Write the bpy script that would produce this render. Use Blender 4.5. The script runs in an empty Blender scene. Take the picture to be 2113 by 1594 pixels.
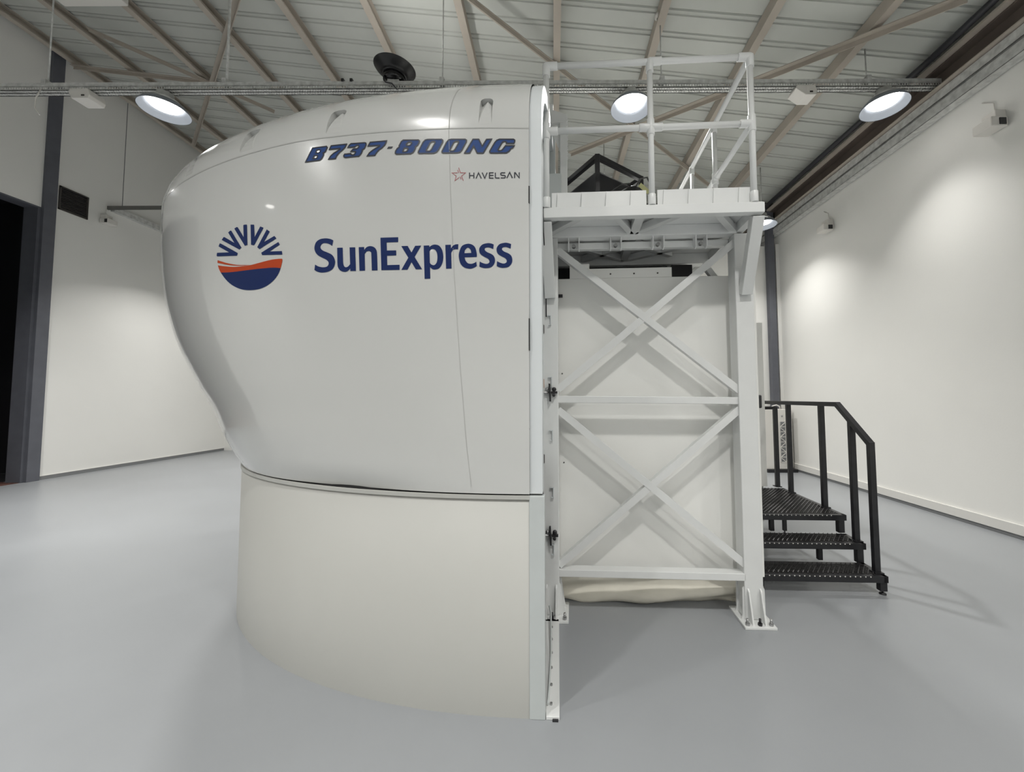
import bpy, bmesh, math, json, random
from mathutils import Vector, Matrix
random.seed(4)
SC = bpy.context.scene
COL = SC.collection
PI = math.pi

# ---------------------------------------------------------------- camera
cam_d = bpy.data.cameras.new('camera'); cam = bpy.data.objects.new('camera', cam_d); COL.objects.link(cam)
SC.camera = cam
cam_d.sensor_width = 36.0; cam_d.lens = 800 * 36.0 / 2113
cam_d.shift_x = -(1142 - 1056.5) / 2113; cam_d.shift_y = -(797 - 778) / 2113
cam_d.clip_start = 0.05; cam_d.clip_end = 100
pitch, roll = 42 / 800.0, -0.005
fwd = Vector((0, math.cos(pitch), math.sin(pitch))); up = Vector((0, -math.sin(pitch), math.cos(pitch))); rt = Vector((1, 0, 0))
r2 = rt * math.cos(roll) + up * math.sin(roll); u2 = up * math.cos(roll) - rt * math.sin(roll)
M = Matrix((r2, u2, -fwd)).transposed().to_4x4(); M.translation = Vector((0, 0, 1.7))
cam.matrix_world = M

# ---------------------------------------------------------------- world, exposure
w = bpy.data.worlds.new('world'); SC.world = w; w.use_nodes = True
w.node_tree.nodes['Background'].inputs[0].default_value = (0.02, 0.02, 0.022, 1)
w.node_tree.nodes['Background'].inputs[1].default_value = 1.0
SC.view_settings.view_transform = 'Standard'; SC.view_settings.look = 'None'
SC.view_settings.gamma = 1.0; SC.view_settings.use_curve_mapping = False
SC.view_settings.exposure = 0.0
LAMP_W = 70.0          # watts of each lit high-bay lamp
UP_W = 11.0            # the lamp turned towards the roof

# ---------------------------------------------------------------- helpers
YAW = -0.05             # the simulator stands slightly turned in the hall
CY, SY = math.cos(YAW), math.sin(YAW)
def A(x, y, z=0.0):     # simulator frame -> hall frame
    return Vector((CY * x - SY * y, SY * x + CY * y, z))

class MB:
    def __init__(s): s.v = []; s.f = []; s.m = []; s.sm = []
    def add(s, vs, fs, m=0, smooth=False):
        b = len(s.v); s.v += [tuple(v) for v in vs]
        for f in fs: s.f.append(tuple(b + i for i in f)); s.m.append(m); s.sm.append(smooth)
        return s
    def box(s, a, b, m=0):
        x0, x1 = sorted((a[0], b[0])); y0, y1 = sorted((a[1], b[1])); z0, z1 = sorted((a[2], b[2]))
        return s.add([(x0,y0,z0),(x1,y0,z0),(x1,y1,z0),(x0,y1,z0),(x0,y0,z1),(x1,y0,z1),(x1,y1,z1),(x0,y1,z1)],
              [(0,3,2,1),(4,5,6,7),(0,1,5,4),(1,2,6,5),(2,3,7,6),(3,0,4,7)], m)
    def bar(s, p, q, w, h, upv=(0,0,1), m=0):     # rectangular bar from p to q; w across, h along upv
        p, q = Vector(p), Vector(q); d = (q - p).normalized(); upv = Vector(upv)
        side = d.cross(upv)
        if side.length < 1e-4: side = d.cross(Vector((0,1,0)))
        side.normalize(); u = side.cross(d).normalized()
        vs = []
        for c in (p, q):
            for sx, sz in ((-1,-1),(1,-1),(1,1),(-1,1)): vs.append(c + side * (sx * w / 2) + u * (sz * h / 2))
        return s.add(vs, [(0,1,2,3),(7,6,5,4),(0,4,5,1),(1,5,6,2),(2,6,7,3),(3,7,4,0)], m)
    def tube(s, pts, r, n=12, m=0, caps=True):
        pts = [Vector(p) for p in pts]; rings = []
        prev = None
        for i, p in enumerate(pts):
            d = (pts[min(i+1, len(pts)-1)] - pts[max(i-1, 0)]).normalized()
            if prev is None:
                a = d.cross(Vector((0,0,1)))
                if a.length < 1e-3: a = d.cross(Vector((0,1,0)))
            else: a = prev - d * prev.dot(d)
            a.normalize(); prev = a; b = d.cross(a)
            rr = r[i] if isinstance(r, (list, tuple)) else r
            rings.append([p + a * (math.cos(2*PI*k/n) * rr) + b * (math.sin(2*PI*k/n) * rr) for k in range(n)])
        base = len(s.v)
        for rg in rings: s.v += [tuple(v) for v in rg]
        for i in range(len(pts) - 1):
            for k in range(n):
                a0 = base + i*n + k; a1 = base + i*n + (k+1) % n
                s.f.append((a0, a1, a1 + n, a0 + n)); s.m.append(m); s.sm.append(True)
        if caps:
            s.f.append(tuple(base + k for k in range(n))[::-1]); s.m.append(m); s.sm.append(False)
            e = base + (len(pts)-1)*n; s.f.append(tuple(e + k for k in range(n))); s.m.append(m); s.sm.append(False)
        return s
    def lathe(s, prof, c, n=40, m=0, axis=(0,0,1), smooth=True):   # prof: (radius, height) pairs about axis through c
        ax = Vector(axis).normalized(); a = ax.orthogonal().normalized(); b = ax.cross(a); c = Vector(c)
        base = len(s.v)
        for r, h in prof:
            for k in range(n):
                t = 2*PI*k/n; s.v.append(tuple(c + ax*h + a*(r*math.cos(t)) + b*(r*math.sin(t))))
        for i in range(len(prof)-1):
            for k in range(n):
                a0 = base + i*n + k; a1 = base + i*n + (k+1) % n
                s.f.append((a0, a1, a1+n, a0+n)); s.m.append(m); s.sm.append(smooth)
        return s
    def prism(s, poly, ax, lo, hi, m=0):           # poly in the two other axes, extruded along axis ax
        def mk(p, t):
            q = list(p); q.insert(ax, t); return q
        n = len(poly); vs = [mk(p, lo) for p in poly] + [mk(p, hi) for p in poly]
        fs = [tuple(range(n))[::-1], tuple(range(n, 2*n))] + [(i, (i+1) % n, n + (i+1) % n, n + i) for i in range(n)]
        return s.add(vs, fs, m)
    def hexbolt(s, c, axis, r=.012, h=.01, m=0):
        s.lathe([(0.0001,0),(r,0),(r,h),(0.0001,h)], c, 6, m, axis, False); return s

def link_mesh(name, mb, mats, parent=None, org=(0,0,0), bevel=0.0, recalc=True):
    me = bpy.data.meshes.new(name)
    me.from_pydata([(x-org[0], y-org[1], z-org[2]) for x, y, z in mb.v], [], mb.f)
    if not isinstance(mats, (list, tuple)): mats = [mats]
    for mt in mats: me.materials.append(mt)
    for p, mi, sm in zip(me.polygons, mb.m, mb.sm): p.material_index = mi; p.use_smooth = sm
    if recalc:
        bm = bmesh.new(); bm.from_mesh(me); bmesh.ops.recalc_face_normals(bm, faces=bm.faces); bm.to_mesh(me); bm.free()
    me.update()
    o = bpy.data.objects.new(name, me); COL.objects.link(o)
    if parent: o.parent = parent
    if bevel:
        b = o.modifiers.new('bevel', 'BEVEL'); b.width = bevel; b.segments = 2; b.limit_method = 'ANGLE'; b.angle_limit = 0.7
    return o
ORG = {}
def tag(o, label, cat=None, group=None):
    o['label'] = label
    if cat: o['category'] = cat
    if group: o['group'] = group
    return o
def thing(name, label, cat, org=(0,0,0), group=None, sim=False):
    o = bpy.data.objects.new(name, None); COL.objects.link(o); o.empty_display_size = .1
    if sim: o.location = A(*org); o.rotation_euler = (0, 0, YAW)
    else: o.location = org
    ORG[o.name] = org
    return tag(o, label, cat, group)
def root_of(o):
    while o.parent: o = o.parent
    return o
def part(name, mb, mat, parent, bevel=0.0, label=None, recalc=True):
    o = link_mesh(name, mb, mat, parent, ORG[root_of(parent).name], bevel, recalc)
    if label: o['label'] = label
    return o
def single(name, mb, mat, label, cat, org=(0,0,0), group=None, sim=False, bevel=0.0):
    o = link_mesh(name, mb, mat, None, org, bevel)
    if sim: o.location = A(*org); o.rotation_euler = (0, 0, YAW)
    else: o.location = org
    ORG[o.name] = org
    return tag(o, label, cat, group)
def struct(name, mb, mat, parent=None, label=None, bevel=0.0):
    o = link_mesh(name, mb, mat, parent, (0,0,0), bevel)
    if parent is None: o['kind'] = 'structure'
    if label: o['label'] = label
    return o
def copy_tree(o, parent=None):
    c = o.copy(); COL.objects.link(c); c.parent = parent
    for ch in list(o.children): copy_tree(ch, c)
    return c

# ---------------------------------------------------------------- materials
def mat(name, col, rough=.5, metal=0.0, coat=0.0, noise=0.0, nscale=5.0, bump=0.0, bscale=60.0, spec=None, emit=None, rvar=0.0):
    m = bpy.data.materials.new(name); m.use_nodes = True; nt = m.node_tree; b = nt.nodes['Principled BSDF']
    b.inputs['Base Color'].default_value = (*col, 1); b.inputs['Roughness'].default_value = rough; b.inputs['Metallic'].default_value = metal
    if coat: b.inputs['Coat Weight'].default_value = coat; b.inputs['Coat Roughness'].default_value = .04
    if spec is not None: b.inputs['Specular IOR Level'].default_value = spec
    if emit: b.inputs['Emission Color'].default_value = (*emit[0], 1); b.inputs['Emission Strength'].default_value = emit[1]
    if noise or bump or rvar:
        tc = nt.nodes.new('ShaderNodeTexCoord')
    if noise or rvar:
        n = nt.nodes.new('ShaderNodeTexNoise'); n.inputs['Scale'].default_value = nscale; n.inputs['Detail'].default_value = 4
        nt.links.new(tc.outputs['Object'], n.inputs['Vector'])
    if noise:
        r = nt.nodes.new('ShaderNodeValToRGB'); r.color_ramp.elements[0].position = .3; r.color_ramp.elements[1].position = .7
        r.color_ramp.elements[0].color = (*[c*(1-noise) for c in col], 1); r.color_ramp.elements[1].color = (*[min(1,c*(1+noise)) for c in col], 1)
        nt.links.new(n.outputs['Fac'], r.inputs['Fac']); nt.links.new(r.outputs['Color'], b.inputs['Base Color'])
    if rvar:
        mr = nt.nodes.new('ShaderNodeMapRange'); mr.inputs['To Min'].default_value = rough - rvar; mr.inputs['To Max'].default_value = rough + rvar
        nt.links.new(n.outputs['Fac'], mr.inputs['Value']); nt.links.new(mr.outputs['Result'], b.inputs['Roughness'])
    if bump:
        n2 = nt.nodes.new('ShaderNodeTexNoise'); n2.inputs['Scale'].default_value = bscale; n2.inputs['Detail'].default_value = 3
        nt.links.new(tc.outputs['Object'], n2.inputs['Vector'])
        bp = nt.nodes.new('ShaderNodeBump'); bp.inputs['Strength'].default_value = bump; bp.inputs['Distance'].default_value = .01
        nt.links.new(n2.outputs['Fac'], bp.inputs['Height']); nt.links.new(bp.outputs['Normal'], b.inputs['Normal'])
    return m
M_WALL = mat('wall_paint', (.81,.805,.775), .75, noise=.02, nscale=.6, bump=.05, bscale=40)
M_FLOOR = mat('epoxy_floor', (.28,.292,.305), .34, noise=.05, nscale=.7, bump=.02, bscale=15, rvar=.08)
M_SHEET = mat('roof_sheet', (.52,.535,.50), .5, noise=.05, nscale=1.2)
M_PURLIN = mat('purlin_paint', (.43,.385,.33), .6, noise=.06, nscale=3)
M_BROWN = mat('brown_steel', (.10,.08,.068), .6, noise=.15, nscale=3)
M_GREYCOL = mat('column_grey', (.11,.115,.135), .55, noise=.08, nscale=4)
M_TRIMW = mat('trim_white', (.70,.69,.66), .6)
M_COVE = mat('cove_grey', (.20,.205,.21), .5)
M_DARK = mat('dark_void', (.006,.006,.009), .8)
M_REDFL = mat('threshold_brown', (.10,.045,.035), .6, noise=.3, nscale=8)
M_GALV = mat('galvanised', (.60,.605,.59), .5, metal=.25, noise=.2, nscale=14)
M_PIPE = mat('pipe_black', (.02,.02,.025), .45)
M_DOME = mat('dome_gloss', (.55,.555,.54), .22, coat=.6, bump=.012, bscale=4)
M_SKIRT = mat('skirt_panel', (.44,.44,.415), .5, noise=.015, nscale=1.5)
M_ALU = mat('alu_trim', (.50,.53,.525), .45, noise=.03)
M_RIM = mat('rim_white', (.62,.65,.66), .5)
M_STEEL = mat('tower_white', (.70,.71,.70), .32, noise=.02, nscale=6, coat=.2)
M_RAIL = mat('rail_white', (.84,.85,.84), .3, noise=.015, nscale=6, coat=.2)
M_SEAM = mat('seam_grey', (.40,.40,.385), .6)
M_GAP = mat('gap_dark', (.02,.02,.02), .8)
M_CABIN = mat('cabin_panel', (.83,.83,.80), .45, noise=.015, nscale=2)
M_CLOTH = mat('cream_cloth', (.72,.69,.60), .85, noise=.04, nscale=7)
M_BLACK = mat('black_steel', (.012,.012,.014), .38, noise=.3, nscale=12)
M_GRATE = mat('grating_black', (.035,.034,.034), .35, metal=.3)
M_BLKPL = mat('black_plastic', (.014,.014,.016), .35)
M_NAVY = mat('navy_vinyl', (.006,.019,.092), .55, spec=.2)
M_BLUE = mat('blue_vinyl', (.022,.060,.20), .5, spec=.25)
M_INK = mat('ink_vinyl', (.018,.020,.030), .45)
M_ORANGE = mat('orange_vinyl', (.42,.050,.010), .5, spec=.2)
M_RED = mat('red_vinyl', (.34,.03,.04), .45)
M_WPL = mat('white_plastic', (.72,.70,.66), .45)
M_CHROME = mat('zinc', (.45,.45,.45), .35, metal=.9)
M_LED = mat('led_disc', (1,1,1), .5, emit=((1,.97,.92), 12))
M_TAN = mat('tan_label', (.48,.30,.20), .6)
M_YEL = mat('tag_yellow', (.50,.50,.26), .6)
M_VENT = mat('vent_dark', (.055,.05,.046), .6)
def translucent(name):
    m = bpy.data.materials.new(name); m.use_nodes = True; nt = m.node_tree; b = nt.nodes['Principled BSDF']; out = nt.nodes['Material Output']
    b.inputs['Base Color'].default_value = (.80,.82,.84,1); b.inputs['Roughness'].default_value = .3
    t = nt.nodes.new('ShaderNodeBsdfTranslucent'); t.inputs['Color'].default_value = (.55,.60,.66,1)
    mx = nt.nodes.new('ShaderNodeMixShader'); mx.inputs[0].default_value = .25
    nt.links.new(b.outputs[0], mx.inputs[1]); nt.links.new(t.outputs[0], mx.inputs[2]); nt.links.new(mx.outputs[0], out.inputs['Surface'])
    return m
M_BOWL = mat('reflector_white', (.20,.22,.25), .35)

# ================================================================ THE HALL
XL, XR_, YB, YF = -10.9, 5.5, 12.9, -9.0
def zroof(x): return 7.41 - .183 * x          # underside of the roof sheet
struct('floor', MB().box((XL-.5, YF-.3, -.2), (XR_+.5, YB+.3, 0)), M_FLOOR)
DY0, DY1, DZ = 3.2, 8.06, 5.80                     # big doorway in the left wall
wl = MB()
def lw(y0, y1, z0, z1): wl.box((XL-.3, y0, z0), (XL, y1, z1))
lw(YF, DY0, 0, 9.95); lw(DY0, DY1, DZ, 9.95); lw(DY1, YB, 0, 9.95)
struct('wall_left', wl, M_WALL)
struct('wall_right', MB().box((XR_, YF, 0), (XR_+.3, YB, 7.2)), M_WALL)
struct('wall_back', MB().box((XL-.3, YB, 0), (XR_+.3, YB+.3, 9.95)), M_WALL)
struct('wall_front', MB().box((XL-.3, YF-.3, 0), (XR_+.3, YF, 9.95)), M_WALL)
struct('wall_partition', MB().box((-2.0, 9.35, 0), (XR_, 9.5, 5.38)), M_WALL)
# dark room behind the doorway
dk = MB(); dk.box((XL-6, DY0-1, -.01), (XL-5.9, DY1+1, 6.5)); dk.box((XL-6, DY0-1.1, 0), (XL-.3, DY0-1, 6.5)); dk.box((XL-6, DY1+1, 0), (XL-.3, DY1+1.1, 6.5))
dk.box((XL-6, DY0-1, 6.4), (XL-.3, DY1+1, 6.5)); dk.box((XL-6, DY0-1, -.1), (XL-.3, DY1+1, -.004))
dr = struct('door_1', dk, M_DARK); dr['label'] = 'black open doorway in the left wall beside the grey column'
struct('threshold', MB().box((XL-1.1, DY0, -.02), (XL-.02, DY1, .012)), M_REDFL, dr)
fr = MB(); fr.box((XL-.3, DY1-.05, 0), (XL+.0, DY1, DZ)); fr.box((XL-.3, DY0, 0), (XL+.0, DY0+.05, DZ)); fr.box((XL-.3, DY0, DZ-.03), (XL+.002, DY1, DZ))
struct('door_frame', fr, M_GREYCOL, dr)
# ribbed roof sheet, ribs run down the slope
prof = []; y = YF - 1.4; k = 0
while y < YB + .9:
    prof += [(y, 0), (y + .20, 0), (y + .225, .045), (y + .265, .045), (y + .28, .02), (y+.30, .02), (y+.31,.045)]; y += .335
rs = MB(); n = len(prof)
for x in (XL - .3, XR_ + .3): rs.v += [(x, p[0] - .08*x, zroof(x) + p[1]) for p in prof]
for i in range(n-1): rs.f.append((i, i+1, n+i+1, n+i)); rs.m.append(0); rs.sm.append(False)
rf = struct('ceiling', rs, M_SHEET)
sm_ = rf.modifiers.new('thickness', 'SOLIDIFY'); sm_.thickness = .03; sm_.offset = 1
# purlins: C sections along the hall
PX = [-10.60, -9.22, -7.48, -5.88, -4.33, -2.86, -1.37, .08, 1.53, 2.90, 4.18]
for x in PX:
    p = MB(); z1 = zroof(x) - .035; h = .17; wd = .11
    sec = [(x-wd/2, z1), (x-wd/2, z1-h), (x+wd/2, z1-h), (x+wd/2, z1-h+.03), (x+wd/2-.012, z1-h+.03), (x+wd/2-.012, z1-h+.012), (x-wd/2+.012, z1-h+.012), (x-wd/2+.012, z1-.012), (x+wd/2, z1-.012), (x+wd/2, z1)]
    p.prism(sec, 1, YF, YB)
    # sheet closers above the purlin at each rib
    struct('trim_1', p, M_PURLIN)
for i, o in enumerate([o for o in COL.objects if o.name.startswith('trim_1')]): o.name = 'trim_%d' % (i+1)
# roof-plane bracing angles under the purlins (measured end points in the hall)
def rp(px, py):          # point on the plane 0.28 m under the roof sheet through an image direction of the survey photo
    d = r2 * ((px-1142)/800) - u2 * ((py-778)/800) + fwd
    t = (7.41 - .26 - 1.7) / (d.z + .183 * d.x); return Vector((t*d.x, t*d.y, 1.7 + t*d.z))
BR = [((492,-12),(399,300)), ((149,136),(430,168)), ((180,58),(563,228)), ((960,-10),(1470,388)), ((1175,316),(1990,-8))]
for i, (a, b) in enumerate(BR):
    p, q = rp(*a), rp(*b)
    m = MB(); m.bar(p, q, .09, .012); m.bar(p + Vector((.04,0,-.035)), q + Vector((.04,0,-.035)), .012, .08)
    struct('trim_%d' % (20+i), m, M_PURLIN)
# tie beam across the hall and grey columns
struct('trim_30', MB().box((XL, 9.25, 6.38), (XR_, 9.30, 6.43)).box((XL, 9.25, 6.33), (XR_, 9.258, 6.38)), mat('beam_grey', (.16,.16,.15), .6))
struct('trim_31', MB().box((XL-.02, DY1, 0), (XL+.06, DY1+.21, 9.3)), M_GREYCOL, bevel=.004)
struct('trim_32', MB().box((5.20, 9.20, 0), (5.36, 9.33, 6.3)), M_GREYCOL, bevel=.004)
struct('trim_33', MB().box((5.42, 9.26, 0), (5.5, 9.34, 5.4)), M_WALL)
struct('trim_34', MB().box((XL, 9.33, 6.33), (XL+.10, YB, 6.47)), M_GALV)      # rail along the left wall, deeper part
# wall panel joints
jt = MB()
for y, z0 in ((9.57, 6.45), (6.55, 5.85), (3.0, 0)): jt.box((XL, y, z0), (XL+.006, y+.012, 9.3))
struct('trim_35', jt, M_COVE)
# baseboards
bb = MB(); bb.box((XL, DY1+.21, 0), (XL+.015, YB, .075))
struct('baseboard_left', bb, M_COVE)
struct('trim_36', MB().box((XL, DY1+.21, .075), (XL+.02, YB, .09)), M_TRIMW)
struct('baseboard_right', MB().box((XR_-.03, YF, .05), (XR_, 9.3, .17)), M_TRIMW, bevel=.003)
struct('trim_37', MB().box((XR_-.012, YF, 0), (XR_, 9.3, .055)), M_COVE)
struct('baseboard_back', MB().box((-2, 9.33, 0), (XR_, 9.35, .12)), M_TRIMW)
# eaves beam over the right wall
eb = MB(); eb.box((XR_-.10, YF, 5.93), (XR_-.02, YB, 6.16)); eb.box((XR_-.22, YF, 6.16), (XR_, YB, 6.185))
struct('trim_38', eb, M_BROWN)
struct('trim_39', MB().box((XR_-.30, YF, 6.19), (XR_-.17, YB, 6.225)).box((XR_-.22, YF, 5.915), (XR_-.02, YB, 5.93)), M_PURLIN)

# ---- things on the walls
def spot(x, y, z, side, label):          # small white twin box fitting with a dark lens
    t = thing('wall_spot', label, 'wall fitting', (x, y, z), 'white box fittings high on the walls')
    s = side
    part('bracket', MB().box((x, y-.08, z+.03), (x+s*.13, y+.08, z+.14)), M_WPL, t, .01)
    part('housing', MB().box((x+s*.02, y-.11, z-.085), (x+s*.22, y+.11, z+.035)), M_WPL, t, .012)
    part('lens', MB().box((x+s*(.15 if s > 0 else .05), y-.118, z-.07), (x+s*(.21 if s > 0 else .13), y-.11, z+.01)), M_BLKPL, t, label='black square lens')
    part('cable', MB().tube([(x+s*.01, y+.02, z+.15), (x+s*.02, y+.03, z+.3), (x+s*.01, y+.16, z+.40)], .007, 6), M_WPL, t)
    return t
spot(XL, 9.2, 6.02, 1, 'white box fitting high on the left wall, right of the brown vent grille')
spot(XR_, 4.6, 5.02, -1, 'larger white box fitting high on the right wall, nearest the photo edge')
spot(XR_, 7.5, 5.02, -1, 'smaller white box fitting on the right wall, under the cable tray near the far corner')
vt = thing('vent_grille', 'dark brown louvred vent grille high on the left wall beside the grey column', 'vent', (XL, 8.57, 5.88))
vf = MB(); y0, y1, z0, z1 = 8.33, 8.86, 5.90, 6.43
for a, b in (((y0, z0), (y1, z0+.025)), ((y0, z1-.025), (y1, z1)), ((y0, z0), (y0+.025, z1)), ((y1-.025, z0), (y1, z1))): vf.box((XL, a[0], a[1]), (XL+.03, b[0], b[1]))
part('frame', vf, M_VENT, vt)
sl = MB()
for k in range(12): sl.prism([(XL+.002, z0+.05+k*.038), (XL+.026, z0+.035+k*.038), (XL+.026, z0+.041+k*.038), (XL+.002, z0+.062+k*.038)], 1, y0+.02, y1-.02)
part('slats', sl, mat('vent_slat', (.085,.075,.068), .55), vt)
part('backing', MB().box((XL+.0005, y0+.01, z0+.01), (XL+.004, y1-.01, z1-.01)), M_DARK, vt)
single('ceiling_box', MB().box((-8.0, 4.9, 8.15), (-6.95, 6.04, 8.26)), M_WPL, 'cream flat box hung under the roof at the top left corner', 'ceiling box', (-7.3, 5.6, 8.02), bevel=.01)

# ---- perforated cable tray across the hall, with hangers
TY, TZ = 5.15, 5.985
ct = thing('cable_tray', 'long perforated galvanised cable tray hung across the hall under the roof', 'cable tray', (-3, TY, TZ))
x0, x1 = XL+.05, XR_-.1
tr_ = MB(); tr_.box((x0, TY, TZ+.045), (x1, TY+.004, TZ+.105)); tr_.box((x0, TY, TZ), (x1, TY+.004, TZ+.012)); tr_.box((x0, TY, TZ+.038), (x1, TY+.004, TZ+.05))
tr_.box((x0, TY+.11, TZ), (x1, TY+.114, TZ+.10)); tr_.box((x0, TY, TZ), (x1, TY+.016, TZ+.002)); tr_.box((x0, TY+.10, TZ), (x1, TY+.114, TZ+.002)); tr_.box((x0, TY+.048, TZ), (x1, TY+.066, TZ+.002))
x = x0
while x < x1:
    tr_.box((x, TY, TZ+.01), (x+.017, TY+.004, TZ+.04)); tr_.box((x, TY, TZ), (x+.03, TY+.11, TZ+.002)); x += .036
part('channel', tr_, M_GALV, ct)
for hx in (-7.05, -4.55, -1.53, 1.53, 4.4):
    part('hanger', MB().tube([(hx, TY+.05, TZ+.03), (hx, TY+.05, zroof(hx)-.04)], .009 if hx not in (-4.55,) else .016, 8).box((hx-.03, TY-.004, TZ+.08), (hx+.03, TY+.12, TZ+.16)), M_GALV, ct)
for x in (-2.92, -2.80): part('clip', MB().box((x, TY-.01, TZ+.10), (x+.035, TY+.03, TZ+.14)), M_BLKPL, ct, label='black cable clip')
# tray along the right wall
rt_ = thing('cable_tray', 'galvanised cable tray running along the top of the right wall', 'cable tray', (XR_-.1, 2, 5.6))
c = MB(); c.box((XR_-.16, YF, 5.60), (XR_-.155, 12, 5.74)); c.box((XR_-.16, YF, 5.60), (XR_-.02, 12, 5.605)); c.box((XR_-.16, YF, 5.77), (XR_-.15, 12, 5.90)); c.box((XR_-.16, YF, 5.77), (XR_-.02, 12, 5.775))
part('channel', c, M_GALV, rt_)
rt_['label'] = 'long galvanised cable tray running along the top of the right wall'
single('pipe', MB().tube([(XR_-.35, YF, 6.30), (XR_-.35, 2.2, 6.30), (XR_-.36, 4.0, 6.29), (XR_-.34, 5.1, 6.27), (XR_-.36, 7, 6.27), (XR_-.38, 9.2, 6.25), (XR_-.36, 12, 6.25)], .045, 12), M_PIPE,
       'thick black hose running under the roof edge above the right wall', 'pipe', (XR_-.35, 5, 6.2))
single('cable', MB().tube([(4.2, 9.15, 6.50), (4.8, 9.15, 6.50), (5.15, 9.15, 6.56), (5.42, 9.15, 6.55)], .012, 8), M_WPL, 'thin white cable draped over the cross beam in the far right corner', 'cable', (4.8, 9.15, 6.5))
single('cable', MB().tube([(-7.05, TY-.02, TZ), (-7.1, TY-.03, TZ-.14), (-7.1, TY-.03, TZ-.28), (-7.03, TY-.03, TZ-.38)], .007, 8), M_WPL, 'short loose cable dangling from the tray near the grey column', 'cable', (-7.05, TY, TZ-.1))
# emergency light boxes under the tray
def emer(x, label, fl):
    t = thing('emergency_light', label, 'emergency light', (x, TY, TZ-.1), 'white emergency lights under the tray')
    m = MB(); m.prism([(x-.13, TZ-.01), (x-.15, TZ-.06), (x-.08*fl-.02, TZ-.15), (x+.13, TZ-.15), (x+.15, TZ-.10), (x+.12, TZ-.01)], 1, TY-.04, TY+.16)
    part('housing', m, M_WPL, t, .008)
    part('lens', MB().box((x+.04, TY-.046, TZ-.12), (x+.08, TY-.038, TZ-.10)), M_VENT, t, label='dark little window')
emer(-6.5, 'white emergency light box under the cable tray beside the grey column', 1)
emer(3.5, 'white emergency light box under the cable tray, left of the right-hand lamp', 0)
# smoke detector
sd = thing('smoke_detector', 'round white smoke detector on the tray hanger near the top edge', 'smoke detector', (1.53, 5.6, 7.3))
zs_ = 6.98
part('base', MB().lathe([(.001,.05),(.06,.05),(.06,.02),(.045,0),(.001,0)], (1.50, TY+.0, zs_), 24), M_WPL, sd)
part('ring', MB().lathe([(.03,0),(.03,-.012),(.001,-.012)], (1.50, TY+.0, zs_), 24), M_BLKPL, sd, label='dark sensor ring')
sd['label'] = 'round white smoke detector hanging above the cable tray at the top edge'

# ---- high-bay lamps
def lamp_geo(t, c, up=False, lit=True, ax=(0,0,1)):
    x, y, z = c; R = .277
    ax = Vector(ax)
    if not up:
        bowl = MB().lathe([(R, 0), (.26, .03), (.215, .08), (.165, .115), (.150, .12), (.155, .125), (.22, .092), (.268, .035), (R+.004, -.002), (R, 0)], c, 48, axis=ax)
        part('reflector', bowl, M_BOWL, t)
        part('led_panel', MB().lathe([(.001, .070), (.170, .070), (.170, .118)], c, 40, axis=ax), M_LED if lit else M_BOWL, t)
        part('driver_housing', MB().lathe([(.16, .12), (.16, .15), (.10, .17), (.09, .25), (.03, .26), (.001, .26)], c, 32, axis=ax), M_GALV, t)
    else:
        bowl = MB().lathe([(R, 0), (.255, -.03), (.20, -.075), (.14, -.11), (.15, -.105), (.205, -.068), (.262, -.02), (R, 0)], c, 48, axis=ax)
        part('reflector', bowl, M_BLKPL, t)
        part('driver_housing', MB().lathe([(.14, -.10), (.145, -.14), (.145, -.19), (.07, -.20), (.001, -.20)], c, 32, axis=ax), mat('black_gloss', (.004,.004,.005), .12), t)
        part('led_panel', MB().lathe([(.001, -.10), (.135, -.10)], c, 40, axis=ax), M_LED, t)
def LF(x, y):
    if y > 9: return 1.2
    if abs(y-8) < .1: return 1.3 if x < 4 else .5
    if y < -5: return 1.3 if x < -4 else 2.3 if x < 2 else 3.0
    if x < -5: return 1.55
    if x > 4: return .28 if y > 1 else .7
    if x < -1: return .9
    return 1.15
def area(name, loc, power, parent, spread=125, up=False, size=.28):
    l = bpy.data.lights.new(name, 'AREA'); l.shape = 'DISK'; l.size = size; l.energy = power; l.color = (1, .985, .955); l.spread = math.radians(180 if up else spread)
    o = bpy.data.objects.new(name, l); COL.objects.link(o); o.parent = parent
    o.location = Vector(loc) - Vector(ORG[parent.name]); o.rotation_euler = (PI if up else 0, 0, 0)
    return o
LZ = 5.71
LAMPS = [(-5.40, TY+.05, 'lit white high-bay lamp under the cable tray, leftmost in the photo', 1),
         (1.10, TY+.05, 'lit white high-bay lamp seen through the guard rail above the platform', 1),
         (4.63, TY+.05, 'lit white high-bay lamp rightmost in the photo, beside the right wall', 1),
         (4.42, 8.0, 'lamp half hidden behind the corner of the white platform, near the partition', 1),
         (1.10, 8.0, 'added unseen lamp behind the platform and cabin', 1),  # added to brighten the partition, hidden by the platform
         (-5.4, -.1, 'lit lamp behind the camera, left of the row', 1), (-2.2, -.1, 'lit lamp behind the camera, second of the row', 1),
         (1.05, -.1, 'lit lamp overhead in front of the tower', 1), (4.4, -.1, 'lit lamp overhead at the right wall', 1),
         (-5.4, -5.3, 'lit lamp far behind the camera on the left', 1), (-.5, -5.3, 'lit lamp far behind the camera in the middle', 1), (4.2, -5.3, 'lit lamp far behind the camera on the right', 1),
         (-8.7, -.1, 'lit lamp behind the camera by the left wall', 1), (-8.7, TY+.05, 'lit lamp on the tray just outside the left edge of the photo', 1),
         (-8.7, 10.3, 'added unseen lamp deep in the hall behind the dome, nearest the left wall', 1), (-5.4, 10.3, 'added lamp deep in the hall hidden behind the dome', 1), (-2.2, 10.3, 'added unseen lamp deep in the hall behind the crown of the dome', 1)]  # unseen deep row, added to light the left and far end
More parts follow.
